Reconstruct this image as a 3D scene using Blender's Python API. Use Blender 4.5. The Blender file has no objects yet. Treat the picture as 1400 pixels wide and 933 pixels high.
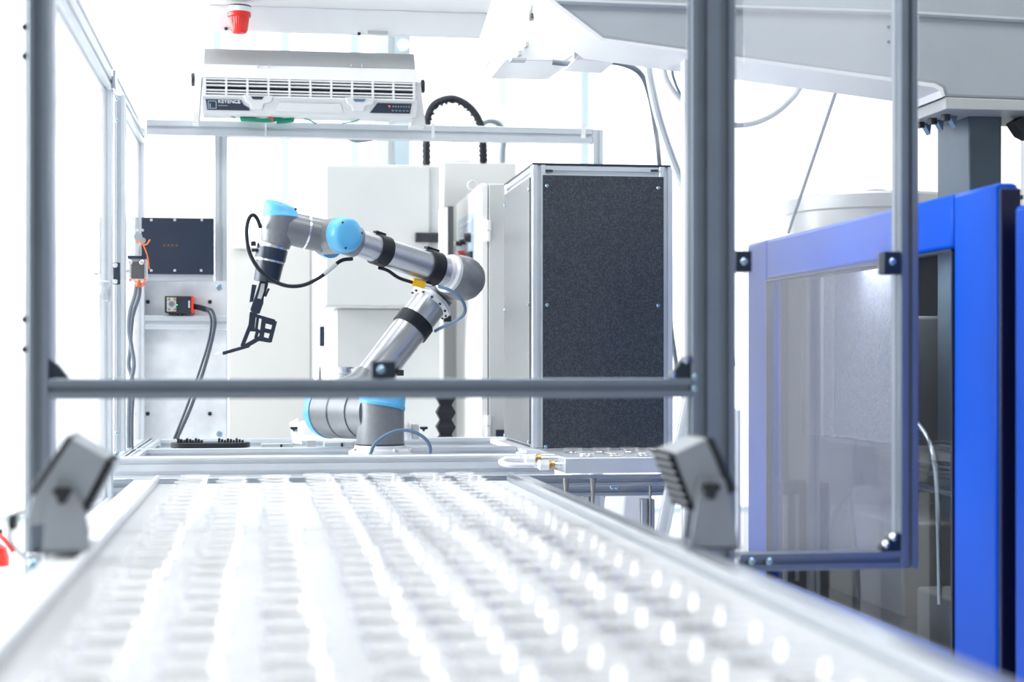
import bpy, bmesh, math, random
from mathutils import Vector, Matrix
random.seed(7)
scene = bpy.context.scene
COL = scene.collection

# ------------------------------------------------------------------ camera, world, light, exposure
CZ = 1.25                       # camera height above the floor
F = 2300.0                      # focal length, in pixels of the 1400-wide frame
TH = math.atan(340 / F)         # the camera is turned a little to the right of the conveyor's axis
CT, ST = math.cos(TH), math.sin(TH)
cam = bpy.data.cameras.new('camera')
camo = bpy.data.objects.new('camera', cam)
COL.objects.link(camo)
camo.location = (0, 0, CZ)
camo.rotation_euler = (math.radians(90), 0, -TH)
cam.sensor_width = 36
cam.lens = 36 * F / 1400
cam.shift_y = 31.5 / 1400
cam.clip_start = 0.05
cam.dof.use_dof = True
cam.dof.focus_distance = 5.35
cam.dof.aperture_fstop = cam.lens / 27.0
cam.dof.aperture_blades = 0
scene.camera = camo

world = bpy.data.worlds.new('world')
scene.world = world
world.use_nodes = True
bg = world.node_tree.nodes['Background']
bg.inputs[0].default_value = (0.87, 0.94, 1.0, 1)
bg.inputs[1].default_value = 0.52

def area_light(name, loc, sx, sy, power, target, color=(1, 1, 1)):
    l = bpy.data.lights.new(name, 'AREA')
    l.shape = 'RECTANGLE'; l.size = sx; l.size_y = sy; l.energy = power; l.color = color
    o = bpy.data.objects.new(name, l)
    COL.objects.link(o)
    o.location = loc
    o.rotation_euler = (Vector(target) - Vector(loc)).to_track_quat('-Z', 'Y').to_euler()
    return o
area_light('ceiling_lamp', (0.2, 6.2, 4.4), 5.0, 0.9, 105, (0.2, 6.0, 0))
area_light('ceiling_lamp', (0.2, 3.6, 4.4), 5.0, 0.9, 110, (0.2, 3.4, 0))
area_light('ceiling_lamp', (0.2, 8.8, 4.4), 5.0, 0.9, 55, (0.2, 8.8, 0))
area_light('right_fill_light', (6.8, 7.6, 3.2), 3.0, 2.0, 120, (1.3, 5.6, 1.3))  # unseen fill light added to brighten the tower's right side
area_light('left_hall_lamp', (-4.2, 6.0, 2.6), 5.0, 2.4, 420, (0.3, 5.2, 1.0), (0.97, 0.99, 1))

scene.view_settings.view_transform = 'Standard'
scene.view_settings.look = 'None'
scene.view_settings.gamma = 1
scene.view_settings.use_curve_mapping = False
scene.view_settings.exposure = 0.0
scene.cycles.use_denoising = True
scene.cycles.max_bounces = 14
scene.cycles.transparent_max_bounces = 40
scene.cycles.diffuse_bounces = 4
scene.cycles.glossy_bounces = 5
scene.cycles.sample_clamp_indirect = 4

# ------------------------------------------------------------------ from a place in the photograph to a place in the room
def ray(px, py):
    r = (px - 700) / F
    u = -(py - 498) / F
    return Vector((ST + r * CT, CT - r * ST, u))
def P(px, py, Y):
    d = ray(px, py); d *= Y / d.y
    return d + Vector((0, 0, CZ))
def PX(px, py, X):
    d = ray(px, py); d *= X / d.x
    return d + Vector((0, 0, CZ))
def PZ(px, py, Z):
    d = ray(px, py); d *= (Z - CZ) / d.z
    return d + Vector((0, 0, CZ))
def M(Y):                       # metres per pixel near the middle of the frame at depth Y
    return Y / F

# ------------------------------------------------------------------ materials
MATS = {}
def mat(name, col, rough=0.5, metal=0.0, noise=0.0, nscale=40, bump=0.0, bscale=200, coat=0.0, spec=0.5, emit=None, stretch=None):
    if name in MATS: return MATS[name]
    m = bpy.data.materials.new(name); m.use_nodes = True
    nt = m.node_tree; b = nt.nodes['Principled BSDF']
    b.inputs['Base Color'].default_value = (*col, 1)
    b.inputs['Roughness'].default_value = rough
    b.inputs['Metallic'].default_value = metal
    b.inputs['Specular IOR Level'].default_value = spec
    b.inputs['Coat Weight'].default_value = coat
    b.inputs['Coat Roughness'].default_value = 0.06
    tc = nt.nodes.new('ShaderNodeTexCoord')
    mp = nt.nodes.new('ShaderNodeMapping')
    nt.links.new(tc.outputs['Object'], mp.inputs[0])
    if stretch: mp.inputs['Scale'].default_value = stretch
    if noise:
        n = nt.nodes.new('ShaderNodeTexNoise'); n.inputs['Scale'].default_value = nscale
        n.inputs['Detail'].default_value = 4
        nt.links.new(mp.outputs[0], n.inputs['Vector'])
        r = nt.nodes.new('ShaderNodeValToRGB')
        r.color_ramp.elements[0].position = 0.3; r.color_ramp.elements[1].position = 0.7
        r.color_ramp.elements[0].color = (*[c * (1 - noise) for c in col], 1)
        r.color_ramp.elements[1].color = (*[min(1, c * (1 + noise)) for c in col], 1)
        nt.links.new(n.outputs['Fac'], r.inputs[0])
        nt.links.new(r.outputs[0], b.inputs['Base Color'])
    if bump:
        n2 = nt.nodes.new('ShaderNodeTexNoise'); n2.inputs['Scale'].default_value = bscale
        n2.inputs['Detail'].default_value = 2
        nt.links.new(mp.outputs[0], n2.inputs['Vector'])
        bp = nt.nodes.new('ShaderNodeBump'); bp.inputs['Strength'].default_value = bump
        bp.inputs['Distance'].default_value = 0.002
        nt.links.new(n2.outputs['Fac'], bp.inputs['Height'])
        nt.links.new(bp.outputs[0], b.inputs['Normal'])
    if emit:
        b.inputs['Emission Color'].default_value = (*emit[0], 1)
        b.inputs['Emission Strength'].default_value = emit[1]
    MATS[name] = m
    return m

def clear_mat(name, tint, trans, diff, rough=0.03, film=(1, 1, 1), ior=1.5, gloss=1.0, both=False):
    """clear sheet or moulding: lets light straight through, with a little milky film and a Fresnel gloss"""
    m = bpy.data.materials.new(name); m.use_nodes = True
    nt = m.node_tree; nt.nodes.clear()
    out = nt.nodes.new('ShaderNodeOutputMaterial')
    tr = nt.nodes.new('ShaderNodeBsdfTransparent'); tr.inputs[0].default_value = (*tint, 1)
    df = nt.nodes.new('ShaderNodeBsdfDiffuse'); df.inputs[0].default_value = (*film, 1)
    tl = nt.nodes.new('ShaderNodeBsdfTranslucent'); tl.inputs[0].default_value = (*film, 1)
    md = nt.nodes.new('ShaderNodeMixShader'); md.inputs[0].default_value = 0.5
    nt.links.new(df.outputs[0], md.inputs[1]); nt.links.new(tl.outputs[0], md.inputs[2])
    gl = nt.nodes.new('ShaderNodeBsdfGlossy'); gl.inputs['Roughness'].default_value = rough
    fr = nt.nodes.new('ShaderNodeFresnel'); fr.inputs[0].default_value = ior
    m1 = nt.nodes.new('ShaderNodeMixShader'); m1.inputs[0].default_value = diff
    nt.links.new(tr.outputs[0], m1.inputs[1]); nt.links.new(md.outputs[0], m1.inputs[2])
    m2 = nt.nodes.new('ShaderNodeMixShader')
    mu = nt.nodes.new('ShaderNodeMath'); mu.operation = 'MULTIPLY'; mu.inputs[1].default_value = gloss
    ge = nt.nodes.new('ShaderNodeNewGeometry')
    fro = nt.nodes.new('ShaderNodeMath'); fro.operation = 'SUBTRACT'; fro.inputs[0].default_value = 1.0   # gloss only where light enters a face
    if both: fro.inputs[1].default_value = 0.0      # a thick moulded edge also reflects from inside
    else: nt.links.new(ge.outputs['Backfacing'], fro.inputs[1])
    mf = nt.nodes.new('ShaderNodeMath'); mf.operation = 'MULTIPLY'
    nt.links.new(fr.outputs[0], mf.inputs[0]); nt.links.new(fro.outputs[0], mf.inputs[1])
    nt.links.new(mf.outputs[0], mu.inputs[0]); nt.links.new(mu.outputs[0], m2.inputs[0]); nt.links.new(m1.outputs[0], m2.inputs[1]); nt.links.new(gl.outputs[0], m2.inputs[2])
    nt.links.new(m2.outputs[0], out.inputs[0])
    MATS[name] = m
    return m

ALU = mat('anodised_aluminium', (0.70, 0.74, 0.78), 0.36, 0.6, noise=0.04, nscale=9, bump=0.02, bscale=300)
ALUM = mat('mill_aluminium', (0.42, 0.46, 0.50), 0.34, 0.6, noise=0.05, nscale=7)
ALUD = mat('anodised_aluminium_shaded', (0.245, 0.285, 0.335), 0.38, 0.55, noise=0.05, nscale=9)  # same aluminium, base darkened to imitate dim reflections on the front faces
STEEL = mat('bright_steel', (0.75, 0.77, 0.80), 0.22, 1.0, noise=0.04, nscale=30)
TUBE = mat('brushed_tube', (0.50, 0.52, 0.55), 0.33, 0.92, noise=0.05, nscale=18, bump=0.03, bscale=500)
ZINC = mat('galvanised_plate', (0.83, 0.85, 0.87), 0.45, 0.25, noise=0.10, nscale=14)
BOLT = mat('zinc_bolt', (0.42, 0.58, 0.70), 0.25, 0.9, noise=0.05)
SATIN = mat('satin_aluminium', (0.72, 0.74, 0.76), 0.4, 0.4, noise=0.03)
LIDI = mat('ionizer_lid_plastic', (0.34, 0.355, 0.36), 0.5, 0, noise=0.02)
WHITE = mat('white_powder_coat', (0.86, 0.87, 0.88), 0.35, 0, noise=0.015, nscale=12)
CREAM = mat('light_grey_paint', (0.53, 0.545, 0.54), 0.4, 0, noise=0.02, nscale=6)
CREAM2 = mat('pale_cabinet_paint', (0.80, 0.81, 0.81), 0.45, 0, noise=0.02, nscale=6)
LID = mat('grey_lid_plastic', (0.50, 0.52, 0.52), 0.5, 0, noise=0.02)
PLAST = mat('white_plastic', (0.68, 0.69, 0.70), 0.4, 0, noise=0.01)
RGREY = mat('robot_grey_casting', (0.19, 0.203, 0.22), 0.36, 0.3, noise=0.05, nscale=60, bump=0.02)
RDARK = mat('robot_navy_black', (0.022, 0.032, 0.055), 0.32, 0.2, noise=0.1, nscale=30)
RBLUE = mat('robot_blue_cap', (0.10, 0.42, 0.72), 0.34, 0, noise=0.03, nscale=20)
BLACK = mat('black_plastic', (0.018, 0.021, 0.028), 0.42, 0, noise=0.15, nscale=30)
RUBBER = mat('black_rubber', (0.012, 0.015, 0.022), 0.5, 0, noise=0.1, spec=0.3)
GREYCAB = mat('grey_cable', (0.16, 0.19, 0.23), 0.45, 0, noise=0.05)
WCABLE = mat('white_cable', (0.62, 0.65, 0.68), 0.45, 0, noise=0.03)
BLUECAB = mat('blue_grey_cable', (0.10, 0.17, 0.27), 0.4, 0, noise=0.05)
NAVY = mat('navy_panel', (0.014, 0.024, 0.048), 0.3, 0, noise=0.12, nscale=8)
MBLUE = mat('machine_blue', (0.0, 0.078, 0.56), 0.33, 0, noise=0.04, nscale=3, coat=0.0, spec=0.1)
RED = mat('red_plastic', (0.80, 0.03, 0.02), 0.3, 0, noise=0.05)
ORANGE = mat('orange_tie', (0.85, 0.16, 0.03), 0.45, 0, noise=0.05)
GREEN = mat('green_wire', (0.0, 0.27, 0.16), 0.4, 0, noise=0.1)
YELLOW = mat('yellow_connector', (0.90, 0.50, 0.0), 0.4, 0, noise=0.04)
BRASS = mat('brass_fitting', (0.50, 0.36, 0.16), 0.32, 0.9, noise=0.08)
LABEL = mat('pale_label', (0.55, 0.66, 0.76), 0.5, 0, noise=0.06, nscale=50)
INK = mat('white_print', (0.85, 0.88, 0.9), 0.5, 0, noise=0.01)
GREYINK = mat('grey_print', (0.28, 0.36, 0.42), 0.5, 0, noise=0.01)
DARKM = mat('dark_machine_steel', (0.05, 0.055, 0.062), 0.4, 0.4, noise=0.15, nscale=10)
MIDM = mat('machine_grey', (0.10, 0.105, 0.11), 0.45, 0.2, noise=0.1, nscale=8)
BEIGE = mat('beige_plate', (0.17, 0.165, 0.15), 0.5, 0, noise=0.06, nscale=6)
LAMPG = mat('lamp_grey_housing', (0.36, 0.39, 0.42), 0.4, 0.3, noise=0.04, nscale=20)
BEAMG = mat('gantry_grey_paint', (0.40, 0.44, 0.475), 0.42, 0, noise=0.04, nscale=5)
WALLM = mat('wall_white', (0.86, 0.87, 0.88), 0.7, 0, noise=0.01, nscale=4)
FLOORM = mat('floor_epoxy', (0.80, 0.81, 0.82), 0.3, 0, noise=0.03, nscale=2)
BELTM = mat('white_belt', (0.60, 0.615, 0.63), 0.3, 0, noise=0.012, nscale=5)
SEAM = mat('mullion_grey', (0.50, 0.60, 0.62), 0.5, 0, noise=0.03)
LEDG = mat('green_indicator', (0.02, 0.6, 0.25), 0.3, 0, emit=((0.05, 1.0, 0.45), 1.2))
LEDR = mat('red_indicator', (0.8, 0.05, 0.05), 0.3, 0, emit=((1.0, 0.1, 0.1), 1.0))
GLOW = mat('daylit_frosted_glazing', (0.9, 0.93, 0.95), 0.5, 0, noise=0.01, emit=((0.97, 0.99, 1.0), 0.95))
GLASS = clear_mat('acrylic_pane', (0.97, 0.985, 0.98), 1, 0.045, 0.02)
HAZY = clear_mat('reflection_hazed_acrylic', (0.96, 0.97, 0.98), 1, 0.16, 0.03)  # white film stands in for bright reflections veiling the pane
TINT = clear_mat('smoked_window', (0.78, 0.81, 0.84), 1, 0.012, 0.02)
CUPM = clear_mat('clear_cup_plastic', (1.0, 1.0, 1.0), 1, 0.03, 0.10, ior=1.3, gloss=0.32, both=True)
RIMM = clear_mat('cup_rim_glint_plastic', (1.0, 1.0, 1.0), 1, 0.40, 0.22, ior=1.6)  # extra white film paints the glints on the clear rim
LPANE = clear_mat('scuffed_door_acrylic', (0.98, 0.985, 0.99), 1, 0.26, 0.10, ior=1.3)
CLEAR = clear_mat('clear_box_acrylic', (0.97, 0.98, 0.985), 1, 0.22, 0.04)

def speckle(name='speckled_dark_panel', rough=0.36, spec=0.75, coat=0.0):
    m = bpy.data.materials.new(name); m.use_nodes = True
    nt = m.node_tree; b = nt.nodes['Principled BSDF']
    tc = nt.nodes.new('ShaderNodeTexCoord')
    n = nt.nodes.new('ShaderNodeTexNoise'); n.inputs['Scale'].default_value = 230; n.inputs['Detail'].default_value = 2
    nt.links.new(tc.outputs['Object'], n.inputs['Vector'])
    r = nt.nodes.new('ShaderNodeValToRGB')
    r.color_ramp.elements[0].position = 0.42; r.color_ramp.elements[0].color = (0.014, 0.019, 0.029, 1)
    r.color_ramp.elements[1].position = 0.66; r.color_ramp.elements[1].color = (0.055, 0.068, 0.088, 1)
    nt.links.new(n.outputs['Fac'], r.inputs[0]); nt.links.new(r.outputs[0], b.inputs['Base Color'])
    bp = nt.nodes.new('ShaderNodeBump'); bp.inputs['Strength'].default_value = 0.35; bp.inputs['Distance'].default_value = 0.002
    nt.links.new(n.outputs['Fac'], bp.inputs['Height']); nt.links.new(bp.outputs[0], b.inputs['Normal'])
    b.inputs['Roughness'].default_value = rough
    b.inputs['Specular IOR Level'].default_value = spec
    b.inputs['Coat Weight'].default_value = coat
    b.inputs['Coat Roughness'].default_value = 0.25
    return m
SPECK = speckle()
SPECKS = speckle('speckled_side_panel', 0.3, 1.0, 1.0)

# ------------------------------------------------------------------ mesh building
WLOC = {}
def wloc(o):
    return WLOC.get(o.name, Vector((0, 0, 0)))

SPLIT = {'bolt', 'screw', 'cable_tie', 'print_mark', 'hole', 'light', 'indicator', 'cooling_fin', 'lid_catch', 'rail_connector', 'display', 'insert', 'cable_clip', 'roller', 'valve_foot', 'latch_rod'}
class MB:
    def __init__(self): self.bm = bmesh.new()
    def face(self, pts):
        try: return self.bm.faces.new([self.bm.verts.new(p) for p in pts])
        except ValueError: return None
    def loft(self, rings, cap=True, closed=True):
        bm = self.bm
        vs = [[bm.verts.new(p) for p in r] for r in rings]
        n = len(vs[0])
        for a, b in zip(vs, vs[1:]):
            for i in range(n if closed else n - 1):
                j = (i + 1) % n
                bm.faces.new((a[i], a[j], b[j], b[i]))
        if cap:
            bm.faces.new(list(reversed(vs[0]))); bm.faces.new(vs[-1])
        return self
    def box(self, a, b):
        a, b = Vector(a), Vector(b)
        lo = Vector(map(min, a, b)); hi = Vector(map(max, a, b))
        r0 = [(lo.x, lo.y, lo.z), (hi.x, lo.y, lo.z), (hi.x, hi.y, lo.z), (lo.x, hi.y, lo.z)]
        r1 = [(x, y, hi.z) for x, y, z in r0]
        return self.loft([r0, r1])
    def bxp(self, x0, x1, y0, y1, Y0, Y1):        # a box whose front face (at depth Y0) covers that part of the photograph
        ym, xm = (y0 + y1) / 2, (x0 + x1) / 2
        return self.box((P(x0, ym, Y0).x, Y0, P(xm, y0, Y0).z), (P(x1, ym, Y0).x, Y1, P(xm, y1, Y0).z))
    def obox(self, c, ax, ay, az, sx, sy, sz):
        c = Vector(c); ax, ay, az = Vector(ax).normalized(), Vector(ay).normalized(), Vector(az).normalized()
        r = [[c + ax * (sx / 2 * i) + ay * (sy / 2 * j) + az * (sz / 2 * k) for i, j in ((-1, -1), (1, -1), (1, 1), (-1, 1))] for k in (-1, 1)]
        return self.loft(r)
    def prism(self, pts, vec):
        vec = Vector(vec)
        return self.loft([[Vector(p) for p in pts], [Vector(p) + vec for p in pts]])
    def prismpx(self, pts, Y0, Y1):
        a = [P(x, y, Y0) for x, y in pts]
        return self.prism(a, (0, Y1 - Y0, 0))
    def cyl(self, p0, p1, r0, r1=None, seg=24, cap=True):
        return self.lathe([(r0, 0), (r0 if r1 is None else r1, (Vector(p1) - Vector(p0)).length)], p0, Vector(p1) - Vector(p0), seg, cap)
    def lathe(self, prof, p0, axis, seg=24, cap=True):
        p0 = Vector(p0); ax = Vector(axis).normalized()
        u = ax.cross(Vector((0, 0, 1)))
        if u.length < 1e-4: u = Vector((1, 0, 0))
        u.normalize(); v = ax.cross(u)
        rings = []
        for r, h in prof:
            r = max(r, 1e-4)
            rings.append([p0 + ax * h + (u * math.cos(2 * math.pi * i / seg) + v * math.sin(2 * math.pi * i / seg)) * r for i in range(seg)])
        return self.loft(rings, cap)
    def tube(self, pts, r, seg=8, sub=6, r1=None):
        pts = [Vector(p) for p in pts]
        if len(pts) > 2 and sub > 1:
            q = [pts[0] * 2 - pts[1]] + pts + [pts[-1] * 2 - pts[-2]]
            out = []
            for i in range(1, len(q) - 2):
                for k in range(sub):
                    t = k / sub; a, b, c, d = q[i - 1], q[i], q[i + 1], q[i + 2]
                    out.append(0.5 * ((2 * b) + (c - a) * t + (2 * a - 5 * b + 4 * c - d) * t * t + (3 * b - a - 3 * c + d) * t ** 3))
            out.append(pts[-1]); pts = out
        rings = []; u = None
        for i, p in enumerate(pts):
            t = (pts[min(i + 1, len(pts) - 1)] - pts[max(i - 1, 0)]).normalized()
            if u is None:
                u = t.cross(Vector((0, 0, 1)))
                if u.length < 1e-3: u = Vector((1, 0, 0))
            u = (u - t * u.dot(t)).normalized(); v = t.cross(u)
            rr = r if r1 is None else r + (r1 - r) * i / (len(pts) - 1)
            if callable(r): rr = r(i / (len(pts) - 1))
            rings.append([p + (u * math.cos(2 * math.pi * k / seg) + v * math.sin(2 * math.pi * k / seg)) * rr for k in range(seg)])
        return self.loft(rings)
    def tubepx(self, pts, r, seg=8, sub=6):
        return self.tube([P(*p) for p in pts], r, seg, sub)
    def ball(self, c, r, seg=20, scale=(1, 1, 1)):
        c = Vector(c); n = max(6, seg // 2); rings = []
        for i in range(n + 1):
            a = math.pi * i / n; rr = max(1e-4, math.sin(a))
            rings.append([c + Vector((scale[0] * r * rr * math.cos(2 * math.pi * k / seg), scale[1] * r * rr * math.sin(2 * math.pi * k / seg), -scale[2] * r * math.cos(a))) for k in range(seg)])
        return self.loft(rings)
    def prof(self, p0, p1, w, h, u, nw=1, nh=1, g=0.0058, d=0.011):
        """slotted aluminium extrusion from p0 to p1 (p0, p1 on the axis); w along u, h across it"""
        p0, p1 = Vector(p0), Vector(p1); W = (p1 - p0).normalized()
        u = Vector(u).normalized(); v = W.cross(u)
        c = min(w, h) * 0.05
        pts = []
        def side(L, n, f):
            k = [(-L / 2 + c, 0)]
            for i in range(n):
                m = -L / 2 + L * (i + 0.5) / n
                k += [(m - g, 0), (m - g * 0.8, d), (m + g * 0.8, d), (m + g, 0)]
            k.append((L / 2 - c, 0))
            for s, e in k: pts.append(f(s, e))
        side(w, nw, lambda s, e: (s, -h / 2 + e))
        side(h, nh, lambda s, e: (w / 2 - e, s))
        side(w, nw, lambda s, e: (-s, h / 2 - e))
        side(h, nh, lambda s, e: (-w / 2 + e, -s))
        return self.loft([[p0 + u * a + v * b for a, b in pts], [p1 + u * a + v * b for a, b in pts]])
    def bolt(self, p, n, r, h=None, seg=12):
        h = h or r * 0.7; n = Vector(n).normalized()
        self.lathe([(r, 0), (r, h * 0.6), (r * 0.75, h), (r * 0.45, h), (r * 0.4, h * 0.4)], Vector(p), n, seg)
        return self
    def build(self, name, m, parent=None, bevel=0, kind=None, label=None, ang=35):
        bm = self.bm
        if name in SPLIT and kind is None:
            left = set(bm.verts); groups = []
            while left:
                st = [left.pop()]; g = [st[0]]
                while st:
                    v = st.pop()
                    for e in v.link_edges:
                        w = e.other_vert(v)
                        if w in left: left.discard(w); st.append(w); g.append(w)
                groups.append(g)
            if len(groups) > 1:
                last = None
                for g in groups:
                    nb = MB(); mp = {v: nb.bm.verts.new(v.co) for v in g}
                    for f in {f for v in g for f in v.link_faces}: nb.bm.faces.new([mp[v] for v in f.verts])
                    last = nb.build(name, m, parent, bevel, None, label, ang)
                bm.free(); return last
        bmesh.ops.recalc_face_normals(bm, faces=bm.faces)
        me = bpy.data.meshes.new(name)
        zs = [v.co for v in bm.verts]
        if parent is not None:
            off = wloc(parent)
        else:
            lo = Vector((min(v.x for v in zs), min(v.y for v in zs), min(v.z for v in zs)))
            hi = Vector((max(v.x for v in zs), max(v.y for v in zs), max(v.z for v in zs)))
            off = Vector(((lo.x + hi.x) / 2, (lo.y + hi.y) / 2, lo.z))
        bmesh.ops.translate(bm, verts=bm.verts, vec=-off)
        bm.to_mesh(me); bm.free()
        me.materials.append(m)
        for p in me.polygons: p.use_smooth = True
        me.set_sharp_from_angle(angle=math.radians(ang))
        o = bpy.data.objects.new(name, me)
        COL.objects.link(o)
        if parent is not None:
            o.parent = parent
            WLOC[o.name] = off.copy()
        else:
            o.location = off
            WLOC[o.name] = off.copy()
        if bevel:
            b = o.modifiers.new('bevel', 'BEVEL'); b.width = bevel; b.segments = 2; b.limit_method = 'ANGLE'; b.angle_limit = math.radians(40)
        if kind: o['kind'] = kind
        if label: o['label'] = label
        return o

def thing(name, label, cat, loc, group=None):
    o = bpy.data.objects.new(name, None); COL.objects.link(o)
    o.empty_display_size = 0.05
    o.location = Vector(loc); WLOC[o.name] = Vector(loc)
    o['label'] = label; o['category'] = cat
    if group: o['group'] = group
    return o
def tag(o, label, cat, group=None):
    o['label'] = label; o['category'] = cat
    if group: o['group'] = group
    return o
def struct(o):
    o['kind'] = 'structure'; return o
def copy_thing(src, loc, label, group=None):
    c = src.copy(); COL.objects.link(c); c.location = loc; c['label'] = label
    if group: c['group'] = group
    WLOC[c.name] = Vector(loc)
    for ch in src.children:
        d = ch.copy(); COL.objects.link(d); d.parent = c
        for g in ch.children:
            e = g.copy(); COL.objects.link(e); e.parent = d
    return c
def lettering(text, size, p, right, up, m, parent, name='lettering'):
    cu = bpy.data.curves.new(name, 'FONT'); cu.body = text; cu.size = size; cu.extrude = 0.0004
    tmp = bpy.data.objects.new('tmp', cu); COL.objects.link(tmp)
    bpy.context.view_layer.update()
    me = bpy.data.meshes.new_from_object(tmp.evaluated_get(bpy.context.evaluated_depsgraph_get()))
    bpy.data.objects.remove(tmp)
    right, up = Vector(right).normalized(), Vector(up).normalized(); n = right.cross(up)
    T = Matrix((right, up, n)).transposed().to_4x4(); T.translation = Vector(p) - wloc(parent)
    me.transform(T)
    me.materials.clear(); me.materials.append(m)
    me.name = name
    o = bpy.data.objects.new(name, me); COL.objects.link(o); o.parent = parent
    return o
XA, YA, ZA = Vector((1, 0, 0)), Vector((0, 1, 0)), Vector((0, 0, 1))
FRONT = Vector((0, -1, 0))

# ================================================================== THE ROOM
YB = 11.0
struct(MB().box((-6, -3, -0.05), (7.5, YB, 0)).build('floor', FLOORM))
wb = struct(MB().box((-6, YB, 0), (7.5, YB + 0.2, 0.25)).box((-6, YB, 4.8), (7.5, YB + 0.2, 5.6)).build('wall_back', WALLM))
struct(MB().box((7.5, -3, 0), (7.7, YB + 0.2, 5.6)).build('wall_right', WALLM))
wl = struct(MB().box((-6.2, -3, 0), (-6, YB + 0.2, 0.8)).box((-6.2, -3, 4.6), (-6, YB + 0.2, 5.6)).build('wall_left', WALLM))
xs = [-6.0, P(297, 300, YB).x, P(390, 300, YB).x, P(485, 300, YB).x, P(800, 300, YB).x, 4.4, 7.5]
for i, (a, b) in enumerate(zip(xs, xs[1:])):
    w = MB().box((a, YB, 0.25), (a + 0.03, YB + 0.1, 4.8)).box((b - 0.03, YB, 0.25), (b, YB + 0.1, 4.8)) \
        .box((a, YB, 0.25), (b, YB + 0.1, 0.29)).box((a, YB, 4.76), (b, YB + 0.1, 4.8)).build('window_%d' % (i + 1), SEAM)
    struct(w)
    MB().box((a + 0.03, YB + 0.03, 0.29), (b - 0.03, YB + 0.05, 4.76)).build('pane', GLOW, w)
for j, (a, b) in enumerate(((-2.9, 1.5), (1.5, 6.0), (6.0, YB))):
    w = MB().box((-6.1, a, 0.8), (-6, a + 0.04, 4.6)).box((-6.1, b - 0.04, 0.8), (-6, b, 4.6)).build('window_%d' % (j + 7), SEAM)
    struct(w)
    MB().box((-6.06, a + 0.04, 0.8), (-6.04, b - 0.04, 4.6)).build('pane', GLOW, w)

# ================================================================== CONVEYOR AND CUPS
ZB = CZ - 0.333                 # belt level
XL, XR = PZ(215, 663, ZB).x, PZ(697, 659, ZB).x
YE0, YE1 = 0.55, 4.76
cv = thing('conveyor', 'long white conveyor running from the foreground up to the robot table', 'conveyor', ((XL + XR) / 2, 2.6, 0))
MB().box((XL, YE0, ZB - 0.035), (XR, YE1, ZB)).build('belt', BELTM, cv, bevel=0.004)
for s, x in ((-1, XL), (1, XR)):
    mr = WHITE if s < 0 else ALUM
    a, b = (x - 0.066, x) if s < 0 else (x, x + 0.066)
    sr = MB().box((a, YE0, ZB - 0.13), (b, YE1 + 0.01, ZB + 0.012)).build('side_rail', mr, cv, bevel=0.003)
    xe = x if s < 0 else x + 0.004
    MB().box((xe - 0.004, YE0, ZB + 0.012), (xe + 0.004, YE1, ZB + 0.024)).build('rail_lip', STEEL if s > 0 else WHITE, sr)
    for y in (1.0, 2.6, 4.2):
        xm = (a + b) / 2
        MB().prof((xm, y, 0.0), (xm, y, ZB - 0.13), 0.05, 0.05, XA).build('leg', ALU, cv)
for y in (1.0, 2.6, 4.2):
    MB().box((XL, y - 0.02, ZB - 0.11), (XR, y + 0.02, ZB - 0.035)).build('cross_member', ALU, cv)
MB().cyl((XL, YE1 - 0.03, ZB - 0.04), (XR, YE1 - 0.03, ZB - 0.04), 0.034).build('end_roller', STEEL, cv)

ORD = 'first second third fourth fifth sixth seventh eighth ninth tenth eleventh twelfth thirteenth fourteenth fifteenth sixteenth seventeenth eighteenth nineteenth twentieth twenty-first twenty-second twenty-third twenty-fourth twenty-fifth twenty-sixth twenty-seventh twenty-eighth'.split()
cup_mb = MB()
cup_mb.lathe([(0.0002, 0.001), (0.030, 0.001), (0.0325, 0.004), (0.0365, 0.027)], (0, 0, 0), ZA, 24, cap=False)
cup0 = cup_mb.build('clear_cup', CUPM)
cup0.location = (0, 0, 0); WLOC[cup0.name] = Vector((0, 0, 0))
MB().lathe([(0.0350, 0.0268), (0.0405, 0.0266), (0.0415, 0.0274), (0.0405, 0.0284), (0.0370, 0.0292), (0.0320, 0.0284), (0.0312, 0.0276), (0.0350, 0.0268)], (0, 0, 0.001), ZA, 24, cap=False).build('rim', RIMM, cup0)
rows = [262, 319, 376, 441, 486, 538, 600, 655]
rown = ['leftmost row', 'second row from left', 'third row from left', 'fourth row from left', 'fourth row from right', 'third row from right', 'second row from right', 'rightmost row']
firstcup = True
for ri, rx in enumerate(rows):
    X = PZ(rx, 660, ZB + 0.03).x
    y = 4.66 - (0.0, 0.10, 0.05, 0.0, 0.02, 0.0, 0.0, 0.0)[ri]
    k = 0
    while y > 1.35 and k < len(ORD):
        if firstcup: o = cup0; firstcup = False
        else:
            o = cup0.copy(); COL.objects.link(o)
            for ch in cup0.children:
                c_ = ch.copy(); COL.objects.link(c_); c_.parent = o
        o.location = (X + random.uniform(-0.006, 0.006), y, ZB)
        o.rotation_euler = (0, 0, random.random() * 6)
        tag(o, 'clear plastic cup, %s from the far end, %s on the conveyor' % (ORD[k], rown[ri]), 'cup', 'clear cups in rows on the conveyor')
        y -= 0.124 + random.uniform(-0.004, 0.004); k += 1

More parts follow.
